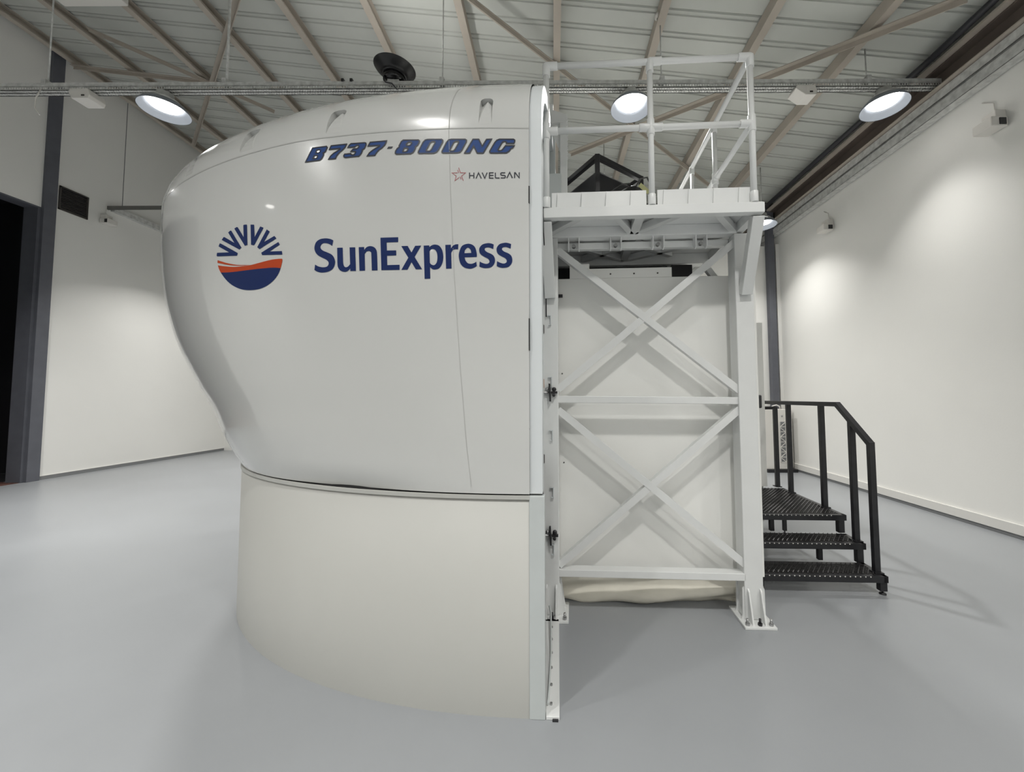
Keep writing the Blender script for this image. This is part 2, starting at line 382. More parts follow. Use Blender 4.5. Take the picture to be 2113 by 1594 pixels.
for x, y, lab, lit in LAMPS:
    z = 5.29 if abs(y-8) < .1 else LZ
    t = thing('high_bay_lamp', lab, 'ceiling lamp', (x, y, z), 'high-bay lamps of the hall')
    lamp_geo(t, (x, y, z), lit=bool(lit))
    part('stem', MB().tube([(x, y, z+.25), (x, y, TZ if abs(y-TY)<.3 else zroof(x)-.05)], .012, 8), M_GALV, t)
    if lit: area('lamp_light', (x, y, z+.066), LAMP_W * LF(x, y), t, (108 if y > 7 else 82) if x > 4 and y > 1 else 140 if y < -5 else 125)
t = thing('uplight_lamp', 'black bowl lamp turned upward on top of the cable tray above the dome', 'ceiling lamp', (-2.2, TY+.05, 6.10))
lamp_geo(t, (-2.2, TY+.05, 6.31), up=True, ax=(.06,-.05,1))
part('clamp', MB().box((-2.28, TY-.01, 6.06), (-2.12, TY+.10, 6.12)), M_GALV, t, .004, label='grey clamp plate')
part('power_cable', MB().tube([(-2.33, TY-.01, 6.11), (-2.30, TY-.02, 6.06), (-2.24, TY-.02, 6.045), (-2.21, TY-.02, 6.04), (-2.13, TY-.03, 5.94)], .008, 8), M_PIPE, t)
area('lamp_light', (-2.2, TY+.05, 6.22), UP_W, t, up=True, size=.25)

# ================================================================ THE SIMULATOR DOME (simulator frame)
DXR, DC, DB, DN = -.24, 4.334, 2.2, 2.1
AZ = [(1.17,2.94),(1.27,3.04),(1.37,3.12),(1.47,3.19),(1.57,3.24),(1.67,3.31),(1.77,3.40),(1.87,3.47),(1.97,3.54),(2.07,3.61),(2.17,3.67),(2.27,3.72),(2.37,3.76),(2.47,3.80),(2.57,3.83),(2.67,3.85),(2.77,3.87),(2.87,3.88),(2.97,3.90),(3.07,3.90),(3.17,3.91),(3.6,3.91)]
def az(z):
    if z <= AZ[0][0]: return AZ[0][1]
    for (z0, a0), (z1, a1) in zip(AZ, AZ[1:]):
        if z <= z1: return a0 + (a1-a0) * (z-z0) / (z1-z0)
    return AZ[-1][1]
NT = 128
def plan(t, a, b=DB):      # t 0..pi, near side to far side
    c, s = math.cos(t), math.sin(t)
    return DXR - a * abs(s) ** (2/DN), DC - b * math.copysign(abs(c) ** (2/DN), c)
def tt(i): # denser parameter near both ends
    u = i / NT; return PI * (u - .10 * math.sin(4*PI*u) / (2*PI) * .0)
def seam_z(t): 
    d = 3.91 * abs(math.sin(t)) ** (2/DN); return 3.24 + .075 * min(1, d/1.5) ** .9
ZB = 1.172
dome = thing('flight_simulator_dome', 'large glossy white rounded simulator dome with blue airline lettering, nose to the left', 'simulator', (-2, DC, 0), sim=True)
body = MB(); NZ = 30
for j in range(NZ+1):
    for i in range(NT+1):
        t = tt(i); z = ZB + (seam_z(t) - ZB) * (j / NZ) ** 1.15; sn = math.sin(t); tuck = .032 * max(0, 1-(z-ZB)/.11) ** 1.5 * math.exp(-((sn-.36)/.16)**2) if t < 1.6 else 0; x, y = plan(t, az(z)-tuck, DB-tuck); body.v.append((x, y, z))
for j in range(NZ):
    for i in range(NT):
        a = j*(NT+1)+i; body.f.append((a, a+1, a+NT+2, a+NT+1)); body.m.append(0); body.sm.append(True)
shell = part('shell', body, M_DOME, dome, recalc=False)
# crown above the seam
crown = MB(); NP = 34
def crown_pt(t, ph, off=0.0):
    k = math.cos(ph); z = seam_z(t) + (4.19 - seam_z(t)) * math.sin(ph) ** .9
    x, y = plan(t, 3.91 * k, DB * k)
    return Vector((x, y, z))
SCOOPS = [(.048,.066),(.284,.312),(.474,.510),(.680,.718),(.830,.866)]
PH0, PH1 = .02, .19
TL = sorted(set([round(PI*i/NT, 5) for i in range(NT+1)] + [t for s_ in SCOOPS for t in (s_[0], s_[1], (s_[0]+s_[1])/2)]))
TL = [t for t in TL if not any(s_[0] + 1e-6 < t < s_[1] - 1e-6 and abs(t-(s_[0]+s_[1])/2) > 1e-6 for s_ in SCOOPS)]
PL = sorted(set([round(PI/2*(j/NP)**1.1, 5) for j in range(NP+1)] + [PH0, PH1]))
PL = [p for p in PL if not PH0 + 1e-6 < p < PH1 - 1e-6 and (p in (0, PH0, PH1) or min(abs(p-PH0), abs(p-PH1)) > .01)]
PL = sorted(PL + [PH0 + (PH1-PH0)*k/5 for k in (1, 2, 3, 4)])
nt_ = len(TL)
for ph in PL:
    for t in TL: crown.v.append(tuple(crown_pt(t, ph)))
for j in range(len(PL)-1):
    for i in range(nt_-1):
        tm, pm = (TL[i]+TL[i+1])/2, (PL[j]+PL[j+1])/2
        if PH0 < pm < PH1 and any(s_[0] < tm < s_[1] for s_ in SCOOPS): continue
        a = j*nt_+i; crown.f.append((a, a+1, a+nt_+1, a+nt_)); crown.m.append(0); crown.sm.append(True)
crown_o = part('crown', crown, M_DOME, dome, recalc=False)
# seam line between shell and crown
def ribbon(pts, nrm, wd, mb, lift=.002, m=0):
    n = len(pts); base = len(mb.v)
    for i, p in enumerate(pts):
        d = (pts[min(i+1, n-1)] - pts[max(i-1, 0)]).normalized(); nn = nrm[i]; s = d.cross(nn).normalized()
        for q in (p + s*wd/2 + nn*lift, p - s*wd/2 + nn*lift): mb.v.append(tuple(q))
    for i in range(n-1): mb.f.append((base+2*i, base+2*i+1, base+2*i+3, base+2*i+2)); mb.m.append(m); mb.sm.append(False)
def out_n(t): # outward normal of the plan curve
    x0, y0 = plan(max(t-.002, 0), 3.91); x1, y1 = plan(t+.002, 3.91); return Vector((y0-y1, x1-x0, 0)).normalized() * -1
sm1 = MB(); P_, N_ = [], []
for i in range(0, NT//2+20):
    t = max(tt(i), .0004); z = seam_z(t); x, y = plan(t, az(z)); nn = out_n(t)
    if nn.dot(Vector((x+2, y-DC, 0))) < 0: nn = -nn
    P_.append(Vector((x, y, z))); N_.append(nn)
ribbon(P_, N_, .0035, sm1, .003)
def surf(x, z):            # near side of the shell at local x and height z
    u = min(1, max(0, (DXR-x)/az(z))); y = DC - DB * (1 - u**DN) ** (1/DN)
    return Vector((x, y, z))
def surf_n(x, z):
    e = .004; a = surf(x+e, z) - surf(x-e, z); b = surf(x, z+e) - surf(x, z-e)
    n = a.cross(b).normalized()
    return n if n.y < 0 else -n
DEC = json.loads('''{"name":[[[[-2876,5306,1],[-2920,5327,0],[-2984,5341,0],[-3063,5338,0],[-3121,5306,0],[-3143,5243,0],[-3129,5188,0],[-3088,5141,0],[-3030,5108,0],[-2972,5078,0],[-2939,5047,0],[-2937,5016,0],[-2963,4991,0],[-3017,4988,0],[-3079,5003,0],[-3129,5031,1],[-3138,4965,1],[-3085,4937,0],[-3019,4923,0],[-2934,4930,0],[-2871,4965,0],[-2846,5030,0],[-2859,5087,0],[-2895,5133,0],[-2959,5166,0],[-3017,5192,0],[-3050,5221,0],[-3054,5250,0],[-3030,5279,0],[-2983,5282,0],[-2933,5266,0],[-2889,5239,1]]],[[[-2821,5210,1],[-2745,5205,1],[-2739,5083,0],[-2733,5009,0],[-2717,4974,0],[-2694,4963,0],[-2667,4971,0],[-2640,4996,1],[-2651,5200,1],[-2576,5195,1],[-2561,4908,1],[-2636,4912,1],[-2638,4944,1],[-2670,4916,0],[-2717,4909,0],[-2773,4930,0],[-2805,4972,0],[-2814,5028,0],[-2816,5089,0]]],[[[-2529,5193,1],[-2458,5189,1],[-2455,5154,1],[-2426,5184,0],[-2380,5194,0],[-2331,5179,0],[-2298,5141,0],[-2288,5086,0],[-2279,4898,1],[-2352,4900,1],[-2362,5091,0],[-2369,5122,0],[-2399,5136,0],[-2428,5129,0],[-2448,5103,1],[-2441,4904,1],[-2514,4907,1]]],[[[-2248,5285,1],[-2023,5275,1],[-2023,5217,1],[-2168,5222,1],[-2164,5126,1],[-2047,5120,1],[-2044,5060,1],[-2160,5064,1],[-2156,4952,1],[-2001,4947,1],[-2000,4887,1],[-2229,4896,1]]],[[[-1983,5167,1],[-1904,5164,1],[-1856,5084,1],[-1811,5160,1],[-1739,5158,1],[-1817,5029,1],[-1724,4880,1],[-1800,4882,1],[-1855,4970,1],[-1902,4883,1],[-1978,4886,1],[-1894,5025,1]]],[[[-1708,5156,1],[-1640,5155,1],[-1638,5135,1],[-1613,5153,0],[-1574,5161,0],[-1523,5145,0],[-1486,5093,0],[-1471,5009,0],[-1484,4934,0],[-1520,4882,0],[-1568,4869,0],[-1601,4877,0],[-1629,4900,1],[-1624,4765,1],[-1692,4766,1]],[[-1636,5085,1],[-1619,5105,0],[-1595,5110,0],[-1567,5097,0],[-1547,5060,0],[-1541,5007,0],[-1548,4954,0],[-1569,4926,0],[-1590,4921,0],[-1614,4931,0],[-1631,4949,1]]],[[[-1448,5151,1],[-1383,5150,1],[-1381,5106,1],[-1358,5137,0],[-1325,5151,0],[-1294,5151,1],[-1297,5093,1],[-1337,5094,0],[-1363,5081,0],[-1378,5052,1],[-1372,4873,1],[-1437,4873,1]]],[[[-1183,5152,0],[-1130,5138,0],[-1095,5099,0],[-1078,5028,0],[-1079,4995,1],[-1220,4996,1],[-1208,4957,0],[-1182,4927,0],[-1146,4918,0],[-1111,4925,0],[-1084,4941,1],[-1077,4890,1],[-1117,4869,0],[-1164,4862,0],[-1222,4879,0],[-1267,4925,0],[-1288,5007,0],[-1280,5071,0],[-1248,5132,0]],[[-1222,5044,1],[-1215,5080,0],[-1183,5107,0],[-1153,5084,0],[-1142,5044,1]]],[[[-883,5132,1],[-914,5145,0],[-955,5150,0],[-1013,5137,0],[-1045,5103,0],[-1051,5068,0],[-1036,5027,0],[-995,4996,0],[-954,4974,0],[-934,4950,0],[-936,4924,0],[-965,4911,0],[-1006,4921,0],[-1044,4941,1],[-1048,4883,1],[-1012,4868,0],[-971,4862,0],[-913,4871,0],[-876,4911,0],[-868,4957,0],[-882,4998,0],[-914,5025,0],[-960,5047,0],[-986,5072,0],[-981,5095,0],[-949,5101,0],[-920,5094,0],[-889,5078,1]]],[[[-684,5131,1],[-716,5143,0],[-756,5148,0],[-814,5135,0],[-845,5101,0],[-851,5066,0],[-837,5025,0],[-796,4994,0],[-756,4973,0],[-736,4949,0],[-738,4923,0],[-767,4909,0],[-807,4919,0],[-845,4939,1],[-849,4881,1],[-813,4866,0],[-773,4860,0],[-715,4870,0],[-678,4910,0],[-671,4956,0],[-684,4997,0],[-715,5024,0],[-762,5046,0],[-788,5070,0],[-782,5093,0],[-750,5099,0],[-721,5092,0],[-691,5077,1]]]],"type":[[[[-3203,6504,1],[-3001,6494,1],[-2990,6480,1],[-2995,6465,1],[-3017,6427,1],[-3049,6415,1],[-3038,6398,1],[-3045,6380,1],[-3069,6345,1],[-3094,6332,1],[-3302,6340,1]],[[-3139,6471,1],[-3095,6467,1],[-3087,6453,1],[-3101,6433,1],[-3119,6429,1],[-3154,6433,1]],[[-3177,6403,1],[-3133,6399,1],[-3124,6388,1],[-3135,6367,1],[-3150,6360,1],[-3194,6366,1]]],[[[-2935,6491,1],[-2720,6481,1],[-2740,6444,1],[-2779,6412,1],[-2821,6386,1],[-2855,6352,1],[-2868,6320,1],[-2966,6325,1],[-2940,6361,1],[-2898,6390,1],[-2842,6414,1],[-2808,6428,1],[-2808,6438,1],[-2959,6448,1]]],[[[-2700,6437,1],[-2680,6465,1],[-2660,6478,1],[-2473,6466,1],[-2458,6458,1],[-2456,6438,1],[-2478,6394,1],[-2508,6382,1],[-2505,6366,1],[-2521,6334,1],[-2547,6309,1],[-2735,6314,1],[-2753,6326,1],[-2755,6345,1],[-2743,6359,1],[-2658,6354,1],[-2657,6341,1],[-2626,6332,1],[-2609,6338,1],[-2592,6365,1],[-2599,6375,1],[-2658,6381,1],[-2631,6406,1],[-2573,6405,1],[-2550,6425,1],[-2557,6445,1],[-2581,6448,1],[-2611,6430,1]]],[[[-2403,6463,1],[-2189,6455,1],[-2208,6412,1],[-2247,6376,1],[-2286,6356,1],[-2318,6322,1],[-2337,6293,1],[-2438,6297,1],[-2410,6333,1],[-2371,6359,1],[-2312,6387,1],[-2277,6398,1],[-2279,6409,1],[-2429,6419,1]]],[[[-2029,6378,1],[-2001,6427,1],[-1977,6442,1],[-1789,6425,1],[-1775,6412,1],[-1780,6389,1],[-1800,6360,1],[-1827,6344,1],[-1823,6327,1],[-1850,6281,1],[-1882,6266,1],[-2060,6278,1],[-2076,6293,1],[-2073,6316,1],[-2053,6345,1],[-2025,6364,1]],[[-1916,6410,1],[-1876,6408,1],[-1870,6394,1],[-1888,6372,1],[-1904,6366,1],[-1934,6369,1],[-1939,6385,1]],[[-1962,6343,1],[-1922,6339,1],[-1914,6326,1],[-1931,6302,1],[-1947,6296,1],[-1979,6299,1],[-1981,6311,1]]],[[[-1787,6285,1],[-1733,6389,1],[-1706,6416,1],[-1678,6421,1],[-1506,6408,1],[-1490,6395,1],[-1492,6372,1],[-1543,6280,1],[-1567,6257,1],[-1602,6248,1],[-1775,6260,1],[-1788,6271,1]],[[-1692,6288,1],[-1646,6373,1],[-1623,6389,1],[-1588,6388,1],[-1582,6374,1],[-1628,6294,1],[-1649,6277,1],[-1686,6280,1]]],[[[-1499,6263,1],[-1446,6367,1],[-1419,6394,1],[-1392,6399,1],[-1223,6387,1],[-1208,6376,1],[-1210,6353,1],[-1261,6260,1],[-1283,6237,1],[-1318,6231,1],[-1487,6242,1],[-1500,6252,1]],[[-1406,6268,1],[-1361,6353,1],[-1338,6369,1],[-1304,6368,1],[-1298,6354,1],[-1343,6275,1],[-1364,6257,1],[-1400,6259,1]]],[[[-1228,6222,1],[-1130,6381,1],[-1062,6376,1],[-1021,6290,1],[-971,6370,1],[-913,6368,1],[-1008,6209,1],[-1080,6213,1],[-1122,6300,1],[-1167,6218,1]]],[[[-933,6228,1],[-877,6324,1],[-851,6353,1],[-821,6363,1],[-658,6355,1],[-643,6343,1],[-644,6324,1],[-654,6305,1],[-741,6309,1],[-739,6324,1],[-754,6333,1],[-777,6332,1],[-791,6319,1],[-838,6238,1],[-832,6228,1],[-806,6227,1],[-788,6235,1],[-750,6283,1],[-649,6278,1],[-665,6252,1],[-684,6249,1],[-710,6213,1],[-743,6197,1],[-922,6204,1],[-933,6215,1]]]],"dash":[[[[-2166,6382,1],[-2106,6378,1],[-2125,6354,1],[-2185,6356,1]]]],"sunblue":[[[[-4834,5390,1],[-4579,5358,1],[-4798,5472,1],[-4792,5486,1],[-4775,5510,1],[-4751,5503,1],[-4408,5324,1],[-4408,5313,1],[-4424,5290,1],[-4827,5340,1],[-4842,5352,1]]],[[[-4732,5551,1],[-4695,5582,1],[-4672,5577,1],[-4474,5468,1],[-4603,5630,1],[-4558,5648,1],[-4539,5642,1],[-4339,5386,1],[-4375,5365,1],[-4728,5547,1]]],[[[-4482,5662,1],[-4433,5676,1],[-4414,5667,1],[-4297,5517,1],[-4310,5677,1],[-4300,5683,1],[-4250,5679,1],[-4242,5669,1],[-4227,5407,1],[-4273,5399,1]]],[[[-4177,5666,1],[-4116,5656,1],[-4112,5646,1],[-4099,5490,1],[-4004,5616,1],[-3949,5591,1],[-3954,5580,1],[-4106,5383,1],[-4160,5398,1]]],[[[-3891,5560,1],[-3842,5527,1],[-3935,5403,1],[-3763,5460,1],[-3729,5423,1],[-4012,5320,1],[-4050,5351,1]]],[[[-3697,5373,1],[-3672,5337,1],[-3837,5269,1],[-3637,5251,1],[-3629,5205,1],[-3963,5237,1],[-3979,5271,1]]],[[[-4752,5109,1],[-4566,5088,0],[-4393,5079,0],[-4158,5072,0],[-3956,5065,0],[-3771,5055,0],[-3654,5036,1],[-3690,4969,0],[-3761,4898,0],[-3871,4839,0],[-4013,4807,0],[-4180,4808,0],[-4344,4838,0],[-4503,4904,0],[-4636,4993,0]]]],"sunorange":[[[[-4819,5287,1],[-4657,5231,0],[-4479,5181,0],[-4330,5154,0],[-4178,5139,1],[-4268,5141,0],[-4393,5154,0],[-4544,5179,0],[-4679,5212,0],[-4823,5252,1]]],[[[-4815,5216,1],[-4656,5180,0],[-4478,5148,0],[-4309,5136,0],[-4158,5133,0],[-4032,5142,0],[-3891,5154,0],[-3773,5160,0],[-3648,5155,0],[-3628,5142,0],[-3630,5115,0],[-3654,5036,1],[-3771,5055,0],[-3956,5065,0],[-4158,5072,0],[-4393,5079,0],[-4566,5088,0],[-4752,5109,1],[-4785,5157,0]]]],"maker":[[[-1169,5987,1],[-1168,5918,1]],[[-1118,5984,1],[-1118,5915,1]],[[-1168,5952,1],[-1118,5949,1]],[[-1092,5913,1],[-1064,5979,1],[-1030,5910,1]],[[-1021,5979,1],[-990,5910,1],[-963,5976,1]],[[-889,5970,1],[-936,5972,1],[-935,5910,1],[-889,5907,1]],[[-936,5942,1],[-889,5940,1]],[[-867,5971,1],[-867,5913,1],[-859,5907,1],[-818,5905,1]],[[-753,5964,1],[-795,5966,1],[-805,5958,1],[-804,5945,1],[-797,5938,1],[-761,5933,1],[-752,5925,1],[-752,5912,1],[-761,5904,1],[-804,5906,1]],[[-734,5901,1],[-702,5966,1],[-670,5898,1]],[[-645,5897,1],[-645,5959,1],[-639,5961,1],[-592,5897,1],[-592,5962,1]]],"star":[[[-1311,5993,1],[-1379,5997,1],[-1326,5957,1],[-1342,5900,1],[-1293,5936,1]],[[-1309,6026,1],[-1297,5991,1]],[[-1298,6054,1],[-1276,5991,1],[-1215,5988,1],[-1263,5951,1],[-1241,5893,1]],[[-1280,5946,1],[-1268,5913,1]]],"seam":[[[-1421,6518,0],[-1391,5751,0],[-1343,4841,0],[-1262,3732,0],[-1184,2867,0],[-1120,2353,0]]]}''')
pl = [(x/2000, z/2000) for x, z, c in DEC['seam'][0]]
P_ = []; N_ = []
for i in range(len(pl)-1):
    for k in range(8):
        f = k/8; x = pl[i][0]*(1-f)+pl[i+1][0]*f; z = pl[i][1]*(1-f)+pl[i+1][1]*f
        P_.append(surf(x, z)); N_.append(surf_n(x, z))
ribbon(P_, N_, .002, sm1, .0015)
P_ = []; N_ = []
for k in range(20):        # crown joint continuing upward
    ph = k/19*.9; p = crown_pt(.108, ph); q = crown_pt(.108, ph+.02) - p; r = crown_pt(.118, ph) - p; nn = r.cross(q).normalized()
    if nn.y > 0: nn = -nn
    P_.append(p); N_.append(nn)
ribbon(P_, N_, .003, sm1, .003)
part('panel_joints', sm1, M_SEAM, dome, label='thin grey joint lines between the dome panels', recalc=False)

# ---- lettering and emblems as thin vinyl on the shell
def smooth_path(pts):
    n = len(pts); out = []
    for i in range(n):
        p0, p1, p2, p3 = pts[i-1], pts[i], pts[(i+1) % n], pts[(i+2) % n]
        out.append((p1[0], p1[1]))
        if p1[2] and p2[2]: continue
        a = p1 if p1[2] else p0; b = p2 if p2[2] else p3
        for k in (1, 2, 3, 4, 5):
            t = k/6
            def cr(j):
                return .5*((2*p1[j]) + (-a[j]+p2[j])*t + (2*a[j]-5*p1[j]+4*p2[j]-b[j])*t*t + (-a[j]+3*p1[j]-3*p2[j]+b[j])*t*t*t)
            out.append((cr(0), cr(1)))
    return out
def vinyl(name, shapes, m, label=None, lift=.0015, outline=None):
    """each shape: list of contours (first outer, others holes) in local x,z of the shell, units 0.5 mm"""
    cu = bpy.data.curves.new(name, 'CURVE'); cu.dimensions = '2D'; cu.fill_mode = 'BOTH'
    cons = []
    for sh in shapes:
        for con in sh:
            pts = [(x/2000, z/2000) for x, z in smooth_path(con)]; cons.append(pts)
            sp = cu.splines.new('POLY'); sp.points.add(len(pts)-1); sp.use_cyclic_u = True
            for q, p in zip(sp.points, pts): q.co = (p[0], p[1], 0, 1)
    tmp = bpy.data.objects.new('tmp', cu); COL.objects.link(tmp)
    dg = bpy.context.evaluated_depsgraph_get(); dg.update()
    me0 = tmp.evaluated_get(dg).to_mesh()
    bm = bmesh.new(); bm.from_mesh(me0); tmp.evaluated_get(dg).to_mesh_clear()
    bpy.data.objects.remove(tmp); bpy.data.curves.remove(cu)
    bmesh.ops.remove_doubles(bm, verts=bm.verts, dist=1e-6)
    xs = [v.co.x for v in bm.verts]; x = min(xs)
    while x < max(xs):
        x += .03; bmesh.ops.bisect_plane(bm, geom=bm.verts[:]+bm.edges[:]+bm.faces[:], plane_co=(x,0,0), plane_no=(1,0,0))
    zs = [v.co.y for v in bm.verts]; z = min(zs)
    while z < max(zs):
        z += .06; bmesh.ops.bisect_plane(bm, geom=bm.verts[:]+bm.edges[:]+bm.faces[:], plane_co=(0,z,0), plane_no=(0,1,0))
    mb = MB(); bm.verts.ensure_lookup_table(); bm.verts.index_update()
    mb.v = [tuple(surf(v.co.x, v.co.y) + surf_n(v.co.x, v.co.y)*lift) for v in bm.verts]
    for f in bm.faces:
        idx = [v.index for v in f.verts]; p = [Vector(mb.v[i]) for i in idx[:3]]
        nn = (p[1]-p[0]).cross(p[2]-p[0])
        if nn.y > 0: idx = idx[::-1]
        mb.f.append(tuple(idx)); mb.m.append(0); mb.sm.append(False)
    bm.free()
    o = part(name, mb, m, dome, label=label, recalc=False)
    if outline:
        stroke(outline[0], [[(p[0]*2000, p[1]*2000) for p in c] + [(c[0][0]*2000, c[0][1]*2000)] for c in cons], outline[1], outline[2], o, lift+.001)
    return o
def stroke(name, lines, wd, m, parent, lift=.002, label=None):
    mb = MB()
    for ln in lines:
        pts = [(p[0]/2000, p[1]/2000) for p in ln]
        P_, N_ = [], []
        # mitred ribbon in the x,z plane
        n = len(pts); closed = (abs(pts[0][0]-pts[-1][0]) + abs(pts[0][1]-pts[-1][1])) < 1e-7
        L = []
        for i in range(n):
            if closed: pa = pts[i-1] if i else pts[-2]; pb = pts[i+1] if i < n-1 else pts[1]
            else: pa = pts[max(i-1, 0)]; pb = pts[min(i+1, n-1)]
            p = Vector(pts[i]); d1 = (p-Vector(pa)); d2 = (Vector(pb)-p)
            d1 = d1.normalized() if d1.length > 1e-7 else None; d2 = d2.normalized() if d2.length > 1e-7 else None
            if d1 is None: d1 = d2
            if d2 is None: d2 = d1
            if d1 is None: continue
            n1 = Vector((-d1.y, d1.x)); n2 = Vector((-d2.y, d2.x)); mm = (n1+n2)
            mm = mm.normalized() if mm.length > 1e-3 else n1
            s = min(2.2, 1/max(.3, mm.dot(n1))); L.append((p + mm*wd/2*s, p - mm*wd/2*s))
        base = len(mb.v)
        for a, b in L:
            for q in (a, b): mb.v.append(tuple(surf(q.x, q.y) + surf_n(q.x, q.y)*lift))
        for i in range(len(L)-1):
            mb.f.append((base+2*i, base+2*i+1, base+2*i+3, base+2*i+2)); mb.m.append(0); mb.sm.append(False)
    return part(name, mb, m, parent, label=label, recalc=False)
vinyl('airline_lettering', DEC['name'], M_NAVY, 'navy blue airline name in bold letters')
vinyl('type_lettering', DEC['type'], M_BLUE, 'slanted blue aircraft type lettering', outline=('letter_outline', .0075, M_INK))
vinyl('lettering_dash', DEC['dash'], M_INK, 'dark grey dash')
vinyl('sun_emblem', DEC['sunblue'], M_NAVY, 'navy sun rays and half disc emblem')
vinyl('emblem_wave', DEC['sunorange'], M_ORANGE, 'orange wave of the sun emblem')
stroke('maker_lettering', DEC['maker'], .0062, M_INK, dome, .0015, 'small dark maker lettering')
stroke('star_emblem', DEC['star'], .0032, M_RED, dome, .0015, 'small red outlined star')

# ---- scoops on the crown
def scoop(ta, tb):
    """pressed scoop in the crown: a folded ramp rises from a pocket under the upper edge to the flush lower edge"""
    # ta is nearer the rear; u 0..1 from tb to ta, v 0..1 up; d is the depth below the surface
    def C(u, v, d):
        t = tb + (ta-tb)*u; ph = PH0 + (PH1-PH0)*v; p = crown_pt(t, ph)
        e = (crown_pt(t+.004, ph) - crown_pt(t-.004, ph)); g = (crown_pt(t, ph+.01) - crown_pt(t, ph-.01)); nn = e.cross(g).normalized()
        if nn.y > 0: nn = -nn
        return p - nn*d
    mb = MB(); V = {}
    def vi(u, v, d):
        k = (round(u,3), round(v,3), round(d,4))
        if k not in V: V[k] = len(mb.v); mb.v.append(tuple(C(u, v, d)))
        return V[k]
    def face(*ps): mb.f.append(tuple(vi(*p) for p in ps)); mb.m.append(0); mb.sm.append(False)
    D, TD = .042, .018
    n = 5
    for k in range(n):                       # side walls
        v0, v1 = k/n, (k+1)/n; d0, d1 = D*v0, D*v1
        face((0,v0,0), (0,v1,0), (0,v1,d1), (0,v0,d0)) if k else face((0,v0,0), (0,v1,0), (0,v1,d1))
        face((1,v0,0), (1,v0,d0), (1,v1,d1), (1,v1,0)) if k else face((1,v0,0), (1,v1,d1), (1,v1,0))
        um0, um1 = .5*v0, .5*v1              # left facet, middle triangle, right facet
        dm0, dm1 = TD*v0, TD*v1
        if k: face((0,v0,d0), (0,v1,d1), (um1,v1,dm1), (um0,v0,dm0)); face((1,v0,d0), (1-um0,v0,dm0), (1-um1,v1,dm1), (1,v1,d1))
        else: face((0,0,0), (0,v1,d1), (um1,v1,dm1)); face((1,0,0), (1-um1,v1,dm1), (1,v1,d1))
        if k < n-1: face((um0,v0,dm0), (um1,v1,dm1), (1-um1,v1,dm1), (1-um0,v0,dm0))
        else: face((um0,v0,dm0), (.5,1,TD), (1-um0,v0,dm0))
    face((0,1,0), (.5,1,0), (.5,1,TD), (0,1,D)); face((.5,1,0), (1,1,0), (1,1,D), (.5,1,TD))
    # small rounded upper corners
    for u0, s_ in ((0, 1), (1, -1)): face((u0,1,0), (u0+s_*.28,1,0), (u0+s_*.08,.93,.0), (u0,.84,0))
    return part('vent_scoop', mb, M_DOME, dome, recalc=False)
for ta, tb in SCOOPS: scoop(ta, tb)

# ---- rear rim ring that follows the outline, and the closing bulkhead
def section(off):
    pts = []
    for z in [ZB + (3.24-ZB)*k/10 for k in range(11)]: pts.append((DC-DB+off, z))
    for k in range(1, 30):
        ph = PI/2*k/30; pts.append((DC-(DB-off)*math.cos(ph), 3.24+(.95-off)*math.sin(ph)**.9))
    pts.append((DC, 4.19-off))
    return pts + [(2*DC-y, z) for y, z in pts[-2::-1]]
so, si = section(.012), section(.11)
rim = MB(); n = len(so)
for x in (DXR+.0, DXR+.07):
    for y, z in so: rim.v.append((x, y, z))
for x in (DXR+.07, DXR+.0):
    for y, z in si: rim.v.append((x, y, z))
for k in range(3):
    for i in range(n-1): rim.f.append((k*n+i, k*n+i+1, (k+1)*n+i+1, (k+1)*n+i)); rim.m.append(0); rim.sm.append(False)
part('rear_rim', rim, M_RIM, dome, label='pale bluish edge frame at the open rear of the dome')
bk = MB(); bk.v = [(DXR-.01, y, z) for y, z in si]; bk.f = [tuple(range(n))]; bk.m = [0]; bk.sm = [False]
part('rear_bulkhead', bk, M_RIM, dome)
for z, h in ((2.05, .09), (2.85, .05)): part('rim_gap', MB().box((DXR-.003, DC-DB-.002, z-h), (DXR+.003, DC-DB+.008, z+h)), M_GAP, dome, label='dark chipped gap at the rim')

# ---- skirt under the dome
sk = thing('dome_skirt', 'off-white curved skirt panel standing on the floor under the simulator dome', 'skirt panel', (-1.8, DC, 0), sim=True)
SA = 2.95
smb = MB(); rows = [(0.0, 0), (ZB-.010, 0), (ZB-.010, -.022), (ZB-.05, -.022)]
for z, off in rows:
    for i in range(NT+1):
        x, y = plan(tt(i), SA+off, DB+off); smb.v.append((x, y, z))
for j in range(len(rows)-1):
    for i in range(NT):
        a = j*(NT+1)+i; smb.f.append((a, a+1, a+NT+2, a+NT+1)); smb.m.append(0); smb.sm.append(j == 0)
part('curved_panel', smb, M_SKIRT, sk, recalc=False)
lip = MB()
for z, off in ((ZB-.028, .001), (ZB-.028, .007), (ZB-.008, .007), (ZB-.008, -.012)):
    for i in range(NT+1):
        x, y = plan(tt(i), SA+off, DB+off); lip.v.append((x, y, z))
for j in range(3):
    for i in range(NT):
        a = j*(NT+1)+i; lip.f.append((a, a+1, a+NT+2, a+NT+1)); lip.m.append(0); lip.sm.append(False)
part('top_lip', lip, M_SKIRT, sk, recalc=False)
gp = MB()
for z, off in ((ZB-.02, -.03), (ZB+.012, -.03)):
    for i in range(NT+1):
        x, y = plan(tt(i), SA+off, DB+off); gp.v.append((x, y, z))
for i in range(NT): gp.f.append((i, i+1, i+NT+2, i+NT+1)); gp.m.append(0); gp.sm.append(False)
part('shadow_gap', gp, M_GAP, sk, recalc=False, label='dark strip standing for the shade in the gap under the dome')  # near-black band stands in for the shade in this joint
y0 = DC-DB
part('edge_trim', MB().box((DXR-.002, y0-.006, 0), (DXR+.082, y0+.05, ZB-.01)), M_ALU, sk, .003, label='grey green aluminium edge strip')
